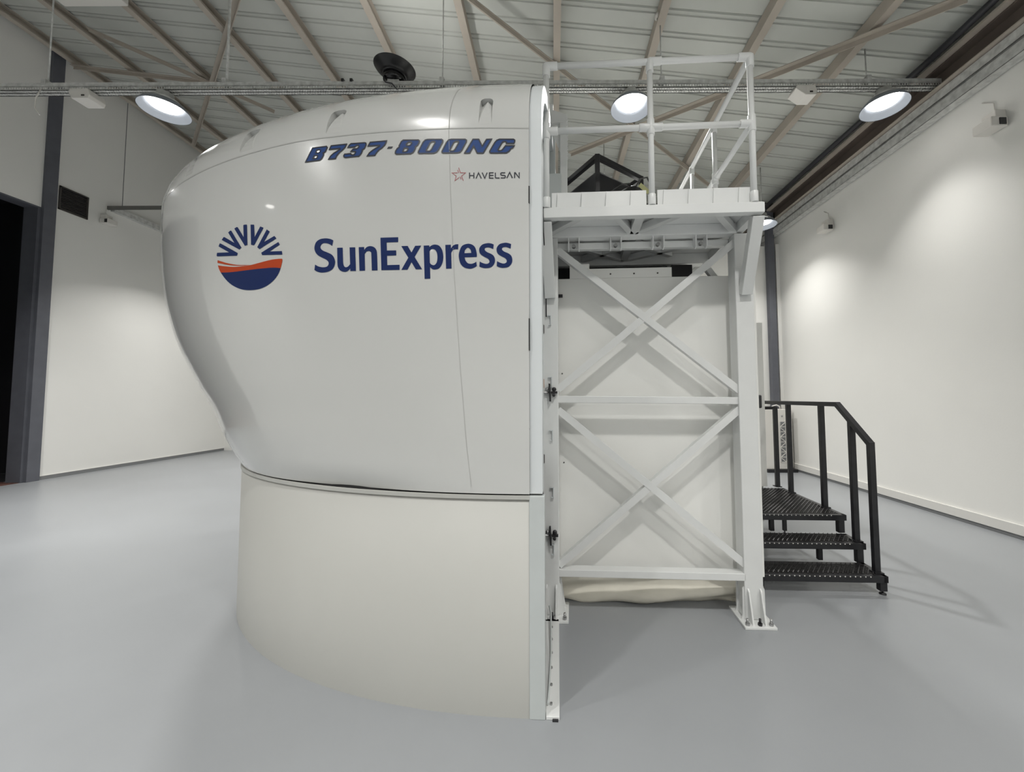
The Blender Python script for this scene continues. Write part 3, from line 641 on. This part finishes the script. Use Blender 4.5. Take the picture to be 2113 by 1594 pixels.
part('foot_bracket', MB().box((DXR+.05, y0-.004, 0), (DXR+.075, y0+.03, .012)), M_BLKPL, sk)
# floor rail behind the skirt edge
fl = thing('floor_rail', 'white bolted floor rail running back from the skirt edge to the tower foot', 'rail', (-.15, 2.6, 0), sim=True)
rl = MB(); q0 = [(-.155, 2.13), (-.083, 2.13), (-.118, 3.03), (-.232, 3.03)]
rl.add([(x, y, 0) for x, y in q0] + [(x, y, .018) for x, y in q0], [(3,2,1,0),(4,5,6,7),(0,1,5,4),(1,2,6,5),(2,3,7,6),(3,0,4,7)])
part('rail_plate', rl, M_STEEL, fl, .003)
for k in range(6):
    y = 2.21 + k*.142; f = (y-2.13)/.9; xx = -.128*(1-f) + -.172*f
    part('bolt', MB().hexbolt((xx, y, .018), (0,0,1), .008, .010), M_CHROME, fl)
part('foot_pad', MB().box((-.12, 2.118, 0), (-.09, 2.132, .008)), M_BLKPL, fl)
single('rope', MB().tube([(-.19, 3.0, .13), (-.175, 2.96, .10), (-.155, 2.6, .045), (-.15, 2.3, .030), (-.15, 2.2, .028)], .006, 8), M_ALU,
       'thin pale rope hanging from the tower foot along the floor rail', 'rope', (-.17, 2.6, .03), sim=True)

# ================================================================ THE TOWER AND PLATFORM
tw = thing('platform_tower', 'white steel tower with crossed braces carrying the maintenance platform', 'steel tower', (.6, 3.15, 0), sim=True)
CF, CB = 3.08, 3.22            # front and back faces of the near columns
CXL, CXR = (-.24, -.115), (1.285, 1.425)
def column(x0, x1, y0, y1):
    m = MB(); m.box((x0, y0, .018), (x1, y1, 2.992)); return part('column', m, M_STEEL, tw, .006)
cl = column(*CXL, CF, CB); cr_ = column(*CXR, CF, CB)
# base plates with gussets and anchor bolts
def foot(xc, y0, y1, xa, xb, col):
    part('base_plate', MB().box((xa, y0, 0), (xb, y1, .018)), M_STEEL, tw, .003)
    g = MB()
    for s, xe, xt in ((-1, xa, col[0]), (1, xb, col[1])):
        if abs(xe-xt) < .03: continue
        for yy in (CF+.01, CB-.02):
            g.prism([(xt-s*.005, .018), (xe-s*.02, .018), (xe-s*.03, .05), (xt+s*.012, .24), (xt-s*.005, .26)], 1, yy, yy+.012)
    for xx in (col[0]+.02, col[1]-.03):
        g.prism([(y0+.02, .018), (CF+.002, .018), (CF+.002, .25), (CF-.02, .23)], 0, xx, xx+.012)
    part('gusset', g, M_STEEL, tw)
    for bx in (xa+.03, (col[0]+col[1])/2 + .005, xb-.03):
        part('anchor_bolt', MB().hexbolt((bx, y0+.03, .018), (0,0,1), .016, .018).tube([(bx, y0+.03, .03), (bx, y0+.03, .065)], .009, 10), M_CHROME if bx != (col[0]+col[1])/2+.005 else M_BLKPL, tw)
foot(-.18, 3.0, 3.28, -.27, -.045, CXL); foot(1.36, 2.98, 3.28, 1.24, 1.47, CXR)
def brace(p, q, w=.055): return part('brace', MB().bar(p, q, .058, w), M_STEEL, tw)
YC = CF + .045
brace((-.12, YC, 2.90), (1.30, YC, 1.745)); brace((1.30, YC+.003, 2.93), (-.12, YC+.003, 1.76))
brace((-.12, YC, 1.60), (1.30, YC, .42)); brace((1.30, YC+.003, 1.60), (-.12, YC+.003, .385))
part('crossbar', MB().bar((-.12, YC, 1.683), (1.29, YC, 1.665), .06, .056), M_STEEL, tw, .004)
part('crossbar', MB().bar((-.12, YC, .335), (1.30, YC, .328), .09, .055), M_STEEL, tw, .004)
# outrigger braces carrying the platform overhang
part('outrigger', MB().bar((-.176, CF-.01, 2.50), (-.19, 2.80, 3.0), .085, .07, (0,1,0)), M_STEEL, tw, .005)
part('outrigger', MB().bar((1.355, CF-.01, 2.50), (1.335, 2.80, 3.0), .085, .07, (0,1,0)), M_STEEL, tw, .005)
# rear columns (behind the cabin) and knee brace
for x0, x1 in ((-.24, -.10), (1.62, 1.70)):
    pass
part('knee_brace', MB().bar((1.33, 3.4, 2.60), (1.15, 3.4, 2.86), .05, .05, (0,1,0)), M_STEEL, tw, .003)
# latches, hooks and oval holes on the left column
for z in (1.742, .636):
    lt = part('latch', MB().bar((-.185, CF-.03, z+.065), (-.178, CF-.03, z-.075), .012, .03, (0,1,0)).bar((-.17, CF-.022, z-.005), (-.122, CF-.022, z-.005), .022, .018).lathe([(.001,0),(.017,0),(.017,.02),(.001,.02)], (-.148, CF-.02, z+.02), 14, 0, (0,-1,0)).lathe([(.001,0),(.012,0),(.012,.02),(.001,.02)], (-.15, CF-.02, z-.027), 14, 0, (0,-1,0)), M_BLKPL, tw, label='black toggle latch on the left column')
    part('latch_rod', MB().tube([(-.29, CF-.022, z-.005), (-.17, CF-.022, z-.005)], .009, 10).lathe([(.001,0),(.014,0),(.014,.015),(.001,.015)], (-.205, CF-.014, z+.02), 12, 0, (0,-1,0)).lathe([(.001,0),(.012,0),(.012,.015),(.001,.015)], (-.25, CF-.014, z+.02), 12, 0, (0,-1,0)), M_CHROME, tw)
for z in (2.245, 1.215, .145):
    part('grip_slot', MB().prism([(-.248, z-.03), (-.238, z-.045), (-.226, z-.03), (-.226, z+.03), (-.238, z+.045), (-.248, z+.03)], 1, CF-.012, CF+.001), M_VENT, tw)
for z, dx in ((2.315, -.005), (1.82, .0), (1.40, .005), (.955, .01), (.52, .012)):
    x = -.19 + dx
    part('cable_hook', MB().bar((x-.006, CF-.012, z+.038), (x+.022, CF-.012, z+.038), .016, .006).bar((x+.022, CF-.012, z+.04), (x+.022, CF-.012, z-.04), .006, .016, (0,1,0)).bar((x+.004, CF-.012, z-.038), (x+.022, CF-.012, z-.038), .016, .006), M_RIM, tw)
part('paint_mark', MB().box((-.262, CF-.003, 1.775), (-.228, CF+.0, 1.845)), M_TAN, tw, label='small tan sticker')
single('cable', MB().tube([(-.205, CF-.14, 3.95), (-.20, CF-.12, 3.6), (-.21, CF-.10, 3.3), (-.205, CF-.36, 3.05), (-.205, CF-.33, 2.9), (-.21, CF-.03, 2.72), (-.208, CF-.02, 2.34)], .0045, 6), M_BLKPL,
       'thin black cable running down the left tower column beside the dome', 'cable', (-.2, CF, 3), sim=True)

# platform deck
PFY, PB = 2.75, 5.2
pf = thing('maintenance_platform', 'white steel maintenance platform with toe boards on top of the tower', 'platform', (.55, 4, 3.0), sim=True)
zb, zt = 3.005, 3.078
PX0, PX1 = -.28, 1.368
part('edge_beam', MB().box((PX0, PFY, zb), (PX1, PFY+.06, zt)), M_RAIL, pf, .003)
part('edge_beam', MB().box((PX1-.06, PFY+.06, zb), (PX1, PB, zt)), M_RAIL, pf, .003)
part('edge_beam', MB().box((PX0, PFY+.06, zb), (PX0+.06, PB, zt)), M_RAIL, pf, .003)
part('edge_beam', MB().box((PX0+.06, PB-.06, zb), (PX1-.06, PB, zt)), M_RAIL, pf, .003)
part('deck_plate', MB().box((PX0+.01, PFY+.01, zt), (PX1-.01, PB-.01, zt+.006)), M_RAIL, pf)
part('cross_beam', MB().box((PX0+.06, CF+.0, zb-.012), (PX1-.06, CF+.09, zt)), M_RAIL, pf, .004)
part('cross_beam', MB().box((PX0+.06, 3.72, zb-.03), (PX1-.06, 3.82, zt)), M_RAIL, pf, .004)
def joist(p, q, w=.05): return part('joist', MB().bar((p[0], p[1], zb+.03), (q[0], q[1], zb+.03), w, .055), M_STEEL, pf, .003)
joist((.50, PFY+.05), (.50, PB-.05), .07)
for p, q in (((-.2, 3.09), (.06, 2.80)), ((.33, 2.80), (.48, 3.09)), ((.78, 2.80), (.52, 3.09)), ((1.28, 3.09), (1.06, 2.80)), ((-.2, 3.2), (.5, 3.72)), ((1.3, 3.2), (.52, 3.72)), ((.1, 3.72), (.5, 3.35)), ((.92, 3.62), (.5, 3.3))): joist(p, q)
for bx in (-.03, .31, .65, .99):                      # roller brackets under the cross beam
    b = MB(); 
    for dx in (0, .085): b.prism([(CF+.015, zb-.012), (CF+.09, zb-.012), (CF+.09, zb-.075), (CF+.05, zb-.115), (CF+.015, zb-.10)], 0, bx+dx, bx+dx+.009)
    br = part('roller_bracket', b, M_RAIL, pf)
    part('bolt', MB().hexbolt((bx+.045, CF+.05, zb-.075), (0,-1,0), .016, .03), M_CHROME, br)
part('roller_rail', MB().box((-.2, CF+.10, zb-.075), (1.28, CF+.15, zb-.02)), M_RAIL, pf, .004)
# toe boards
TB0, TB1 = zt+.006, zt+.128
seg = [(-.145, .545), (.625, 1.31)]
for a, b in seg:
    tb = MB(); tb.box((a, PFY+.035, TB0), (b, PFY+.04, TB1))
    part('toe_board', tb, M_RAIL, pf)
    k = a+.045
    while k < b-.01:
        part('toe_board_rib', MB().prism([(k-.010, TB0), (k+.010, TB0), (k+.002, TB1-.008), (k-.002, TB1-.008)], 1, PFY+.018, PFY+.036), M_RAIL, pf); k += .178
part('toe_board', MB().box((PX1-.05, PFY+.06, TB0), (PX1-.045, PB-.05, TB1)), M_RAIL, pf)
# guard rail
gr = thing('guard_rail', 'white tubular guard rail around the raised platform', 'guard rail', (.55, 2.78, zt), sim=True)
GY = PFY + .02; ZT_, ZM = 4.172, 3.668; TR = .0215
def rail(p, q): return part('rail_tube', MB().tube([p, q], TR, 14), M_RAIL, gr)
def post(x, y, z1=None, z0=None): 
    z0 = zt+.006 if z0 is None else z0; z1 = ZT_ if z1 is None else z1
    o = part('post', MB().tube([(x, y, z0), (x, y, z1)], TR, 14), M_RAIL, gr); return o
def fit_(p, d, l=.05): # pipe clamp sleeve along d
    p = Vector(p); d = Vector(d).normalized(); return part('clamp_fitting', MB().tube([p - d*l/2, p + d*l/2], .028, 14), M_RAIL, gr, .003)
xs3 = (-.182, .583, 1.305)
for x in xs3:
    post(x, GY); fit_((x, GY, ZM), (0,0,1), .12); fit_((x, GY, zt+.045), (0,0,1), .08); fit_((x, GY, ZT_-.035), (0,0,1), .09)
rail((xs3[0], GY, ZT_), (xs3[2], GY, ZT_)); rail((xs3[0], GY, ZM), (xs3[2], GY, ZM))
for x in xs3:
    fit_((x + (.04 if x < 1 else -.04), GY, ZT_), (1,0,0), .09); fit_((x + (.04 if x < 1 else -.04), GY, ZM), (1,0,0), .09)
fit_((xs3[1]-.04, GY, ZM), (1,0,0), .09)
XG = xs3[2]
rail((XG, GY, ZT_), (XG, 4.9, ZT_)); rail((XG, GY, ZM), (XG, 4.9, ZM))
for y in (3.49, 4.15, 4.9): post(XG, y); fit_((XG, y, ZM), (0,0,1), .10); fit_((XG, y, ZM), (0,1,0), .10); fit_((XG, y, ZT_-.03), (0,0,1), .08)

# ---- white bracket post and silver box next to the dome rim on the platform
bp_ = thing('bracket_post', 'white slotted bracket post with a gusset between the dome rim and the guard rail', 'bracket', (-.06, 3.4, zt), sim=True)
part('upright', MB().box((-.10, 3.40, zt), (-.035, 3.46, 4.23)), M_STEEL, bp_, .003)
part('arm', MB().prism([(-.34, 4.25), (-.20, 4.37), (-.16, 4.37), (-.16, 4.31), (-.035, 4.265), (-.035, 4.20), (-.34, 4.17)], 1, 3.39, 3.43), M_STEEL, bp_, .003)
part('gusset_plate', MB().prism([(-.20, 4.20), (-.08, 4.20), (-.08, 3.93), (-.10, 3.93)], 1, 3.42, 3.43), M_STEEL, bp_)
for k in range(9): part('hook_tooth', MB().box((-.036, 3.405, 3.86+k*.045), (-.028, 3.43, 3.88+k*.045)), M_STEEL, bp_)
part('rear_strip', MB().box((-.20, 3.55, zt+.5), (-.15, 3.58, 4.2)), M_ALU, bp_)
single('junction_box', MB().box((-.20, 3.36, zt+.05), (-.09, 3.39, zt+.62)), M_ALU, 'silver grey sheet metal box behind the toe board beside the dome', 'box', (-.15, 3.36, zt), sim=True, bevel=.004)

# ---- projector in a black tube frame
pj = thing('projector', 'black projector in an open square tube frame standing on the platform', 'projector', (.35, 4.1, zt), sim=True)
ca = Vector((.245, 3.55)); e1 = Vector((.36, .30)).normalized()*.62; e2 = Vector((-.36, .52)).normalized()*.95
c4 = [ca, ca+e1, ca+e1+e2, ca+e2]; ztp = 3.955
fm = MB()
for i in range(4):
    a, b = c4[i], c4[(i+1) % 4]
    fm.bar((a.x, a.y, ztp), (b.x, b.y, ztp), .045, .045); fm.bar((a.x, a.y, zt+.03), (b.x, b.y, zt+.03), .045, .045)
    fm.bar((a.x, a.y, zt+.006), (a.x, a.y, ztp+.02), .045, .045, (0,1,0))
part('tube_frame', fm, M_BLACK, pj, .004)
cc = (c4[0]+c4[2])/2
def ins(u, v): p = ca + e1*u + e2*v; return p
bx = MB(); q4 = [ins(.06,.05), ins(.94,.05), ins(.94,.95), ins(.06,.95)]
bx.add([(p.x, p.y, zt+.05) for p in q4] + [(p.x, p.y, ztp-.085) for p in q4], [(3,2,1,0),(4,5,6,7),(0,1,5,4),(1,2,6,5),(2,3,7,6),(3,0,4,7)])
part('housing', bx, M_BLKPL, pj, .02)
lc = ins(.5, -.06)
dirn = Vector((e2.x, e2.y, 0)).normalized() * -1
part('lens_barrel', MB().lathe([(.001,.16),(.10,.16),(.115,.14),(.125,.02),(.125,-.08)], (lc.x+.02, lc.y+.09, 3.62), 32, 0, dirn), M_BLACK, pj)
cb = MB(); o3 = Vector((lc.x, lc.y, 3.62))
cb.tube([o3+Vector((-.20,-.02,-.05)), o3+Vector((-.13,-.05,.06)), o3+Vector((-.03,-.06,.115)), o3+Vector((.05,-.06,.12))], .007, 8)
cb.tube([o3+Vector((.10,-.05,.09)), o3+Vector((.15,-.05,.17)), o3+Vector((.21,-.05,.18)), o3+Vector((.25,-.04,.10)), o3+Vector((.25,-.03,.0))], .008, 8)
part('cables', cb, mat('cable_gloss', (.05,.05,.05), .15), pj)
part('tag', MB().bar(tuple(o3+Vector((.13,-.09,.09))), tuple(o3+Vector((.22,-.07,.02))), .004, .045), M_YEL, pj, label='small yellow green tag')

# ---- cabin behind the tower
cbn = thing('simulator_cabin', 'large white panelled simulator cabin behind the tower', 'cabin', (.8, 5, 0), sim=True)
PY = 3.30
part('side_panel', MB().box((-.20, PY, .235), (1.54, PY+.03, 2.72)), M_CABIN, cbn, .004)
part('body', MB().box((-.20, PY+.03, .235), (1.50, 7.2, 2.60)), M_CABIN, cbn)
part('side_panel', MB().box((1.50, PY+.03, .235), (1.54, 7.2, 2.70)), M_CABIN, cbn, .004)
part('top_strip', MB().box((-.02, PY+.002, 2.72), (.85, PY+.02, 2.805)).box((-.02, PY+.002, 2.805), (.15, PY+.02, 2.85)), M_CABIN, cbn, .003)
sc_ = MB()
for x in (.33, .53, .73): sc_.lathe([(.001,0),(.007,0),(.007,.003),(.001,.003)], (x, PY+.002, 2.755), 10, 0, (0,-1,0))
sc_.lathe([(.001,0),(.006,0),(.006,.003),(.001,.003)], (-.09, PY, 1.90), 10, 0, (0,-1,0)); sc_.lathe([(.001,0),(.006,0),(.006,.003),(.001,.003)], (-.08, PY, 1.15), 10, 0, (0,-1,0))
part('screws', sc_, M_VENT, cbn)
part('black_tab', MB().box((-.14, PY-.012, 2.555), (-.082, PY, 2.582)), M_BLKPL, cbn, label='black rubber tab')
part('door_handle', MB().box((1.54, PY+.02, 1.60), (1.575, PY+.05, 1.71)), M_BLKPL, cbn, .01, label='black recessed door handle')
part('entrance_door', MB().box((1.56, 5.14, .55), (2.47, 5.19, 2.66)), M_CABIN, cbn, .004, label='white panel closing the back of the stair landing')
part('rear_body', MB().box((1.54, 5.19, .10), (2.44, 7.2, 2.60)), M_CABIN, cbn)
cl_ = MB(); NXc, NZc = 120, 10
def cloth(u, v):
    x = -.20 + u*1.72; z = .245*(1-v)
    w_ = .030*math.sin(9*u+1.2+3*v) * v + .020*math.sin(23*u+4*v)*v + .05*math.sin(PI*min(1, v*1.15))*(.55+.45*math.sin(5*u+6*v+.5)) + .025*math.sin(14*(u*.35+v*.55))*v
    zz = z + (.012*math.sin(7*u) + .012*math.sin(17*u+1))*v - .004*v
    return (x, PY + .035 - w_, max(.002, zz))
for i in range(NXc+1):
    for j in range(NZc+1): cl_.v.append(cloth(i/NXc, j/NZc))
for i in range(NXc):
    for j in range(NZc):
        a = i*(NZc+1)+j; cl_.f.append((a, a+1, a+NZc+2, a+NZc+1)); cl_.m.append(0); cl_.sm.append(True)
cs = MB()
for i in range(41):
    for j in range(NZc+1):
        v = j/NZc; cs.v.append((1.50 + .03*math.sin(7*i/40*2+2*v)*v + .03*math.sin(PI*v), PY+.02 + i/40*3.5, max(.002, .245*(1-v))))
for i in range(40):
    for j in range(NZc):
        a = i*(NZc+1)+j; cs.f.append((a, a+1, a+NZc+2, a+NZc+1)); cs.m.append(0); cs.sm.append(True)
cth = thing('dust_cloth', 'rumpled cream cloth hanging to the floor under the cabin panel', 'cloth', (.7, PY, 0), sim=True)
part('front_drape', cl_, M_CLOTH, cth, recalc=False); part('side_drape', cs, M_CLOTH, cth, recalc=False)
for o in cth.children:
    s_ = o.modifiers.new('thick', 'SOLIDIFY'); s_.thickness = .003
# black fill put in for the darkness between cabin roof and platform
single('black_fill', MB().box((-.22, 3.78, 2.61), (.93, 3.86, 2.985)).box((.93, 3.62, 2.61), (1.12, 4.2, 2.93)), M_BLKPL, 'black fill for the darkness between cabin roof and platform, with a box beside it', 'housing', (.4, 3.8, 2.61), sim=True)

# ================================================================ STAIRS
st = thing('steel_stairs', 'black steel steps with perforated treads and a side handrail, right of the cabin', 'stairs', (2.1, 3.8, 0), sim=True)
SX0, SX1 = 1.60, 2.665
TRD = [(3.515, .165, 3.80), (3.755, .35, 4.02), (3.998, .535, 5.13)]
for k, (ya, z, yb) in enumerate(TRD):
    f = MB(); yb2 = yb
    f.bar((SX0, ya+.02, z-.03), (SX1, ya+.02, z-.03), .04, .055)
    f.bar((SX1-.02, ya, z-.03), (SX1-.02, yb2, z-.03), .055, .04, (1,0,0)); f.bar((SX0+.02, ya, z-.03), (SX0+.02, yb2, z-.03), .055, .04, (1,0,0))
    f.bar((SX0, yb2-.02, z-.03), (SX1, yb2-.02, z-.03), .04, .055)
    fo = part('tread_frame', f, M_BLACK, st, .003)
    g = MB(); yy = ya+.045; r = 0
    while yy < yb2-.035:
        g.box((SX0+.04, yy, z-.012), (SX1-.04, yy+.007, z-.001))
        xx = SX0+.05 + (.02 if r % 2 else 0)
        while xx < SX1-.06:                                    # raised teeth of the grip grating
            g.bar((xx, yy, z-.001), (xx+.014, yy+.022, z+.005), .007, .006); xx += .042
        yy += .026; r += 1
    xx = SX0+.06
    while xx < SX1-.05: g.box((xx, ya+.04, z-.016), (xx+.004, yb2-.04, z-.004)); xx += .042
    part('grating', g, M_GRATE, st)
    dots = MB(); xx = SX0+.08
    while xx < SX1-.12: dots.lathe([(.001,0),(.0055,0),(.0055,.001),(.001,.001)], (xx, ya-.0005, z-.008), 8, 0, (0,-1,0)); xx += .042
    part('punched_edge', dots, M_WPL if k < 3 else M_CHROME, st)
lg = [(SX1-.03, 3.53, .13), (SX1-.03, 3.79, .31), (SX1-.03, 4.03, .50), (SX0+.03, 3.53, .13), (SX0+.35, 4.03, .5), (2.30, 3.79, .31), (1.98, 4.03, .50), (SX0+.14, 5.05, .5), (SX1-.03, 5.05, .5)]
for x, y, z in lg[:3]:
    part('leg', MB().box((x-.028, y, z-.15 if z > .2 else .03), (x+.03, y+.05, z+.02)), M_BLACK, st, .003)
for x, y, z0, z1 in ((2.28, 3.79, .18, .30), (1.97, 4.03, .36, .48), (1.76, 4.5, .04, .50), (2.6, 5.0, .04, .50), (SX0+.03, 3.55, .03, .13), (1.75, 5.0, .04, .50)):
    part('leg', MB().box((x-.02, y, z0), (x+.02, y+.04, z1)), M_BLACK, st, .003)
for x, y, z in ((2.64, 3.555, .0), (1.76, 4.52, .0), (2.6, 5.02, .0), (1.63, 3.57, 0), (1.75, 5.02, 0)):
    part('levelling_foot', MB().lathe([(.001,0),(.028,0),(.024,.01),(.008,.012),(.008,.05)], (x, y, z), 16), M_BLKPL, st)
hr = part('handrail', MB().bar((2.63, 5.60, 1.615), (2.63, 4.00, 1.615), .05, .045).bar((2.63, 4.015, 1.618), (2.63, 3.60, 1.272), .05, .045), M_BLACK, st, .004)
part('handrail', MB().bar((2.63, 5.21, 1.545), (1.62, 5.21, 1.545), .04, .04), M_BLACK, st, .004, label='shorter rail across the back of the landing')
for x, y, z0, z1 in ((2.63, 3.60, .165, 1.29), (2.63, 3.83, .35, 1.46), (2.63, 4.27, .535, 1.60), (2.63, 4.90, .535, 1.60), (2.63, 5.21, .535, 1.56)):
    part('handrail_post', MB().box((x-.025, y-.021, z0), (x+.025, y+.021, z1)), M_BLACK, st, .004)
    part('post_plate', MB().box((x-.04, y-.045, z0-.002), (x+.034, y+.045, z0+.008)), M_BLACK, st)

# ---- white cabinet against the back wall (hall frame)
cbk = thing('air_unit_cabinet', 'white floor cabinet with a lattice grille on a black base in the far right corner', 'cabinet', (5.1, 8.9, 0))
part('case', MB().box((4.72, 8.75, .07), (5.29, 9.18, 1.40)), M_WPL, cbk, .01)
part('side_case', MB().box((5.29, 8.90, .07), (5.45, 9.18, 1.37)), M_WPL, cbk, .01)
part('plinth', MB().box((4.76, 8.70, 0), (5.42, 9.17, .07)), M_BLKPL, cbk, label='black base')
lx0, lx1, lz0, lz1 = 5.07, 5.20, .22, 1.12
part('grille_back', MB().box((lx0, 8.744, lz0), (lx1, 8.75, lz1)), M_COVE, cbk)
la = MB(); k = 0; z = lz0
for x in (lx0, lx1-.008): la.box((x, 8.735, lz0), (x+.008, 8.744, lz1))
while z < lz1-.05:
    la.box((lx0, 8.735, z), (lx1, 8.744, z+.012))
    a, b = ((lx0, z), (lx1, z+.11)) if k % 2 else ((lx1, z), (lx0, z+.11))
    la.bar((a[0], 8.74, a[1]), (b[0], 8.74, b[1]), .008, .012, (0,0,1)); z += .112; k += 1
part('lattice', la, M_WPL, cbk)
part('controls', MB().lathe([(.001,0),(.02,0),(.02,.012),(.001,.012)], (5.13, 8.75, 1.25), 16, 0, (0,-1,0)), M_CHROME, cbk)
part('top_pipes', MB().tube([(4.98, 8.85, 1.40), (4.98, 8.86, 1.47), (5.08, 8.86, 1.50), (5.16, 8.88, 1.46), (5.17, 8.88, 1.40)], .012, 10), M_WPL, cbk)
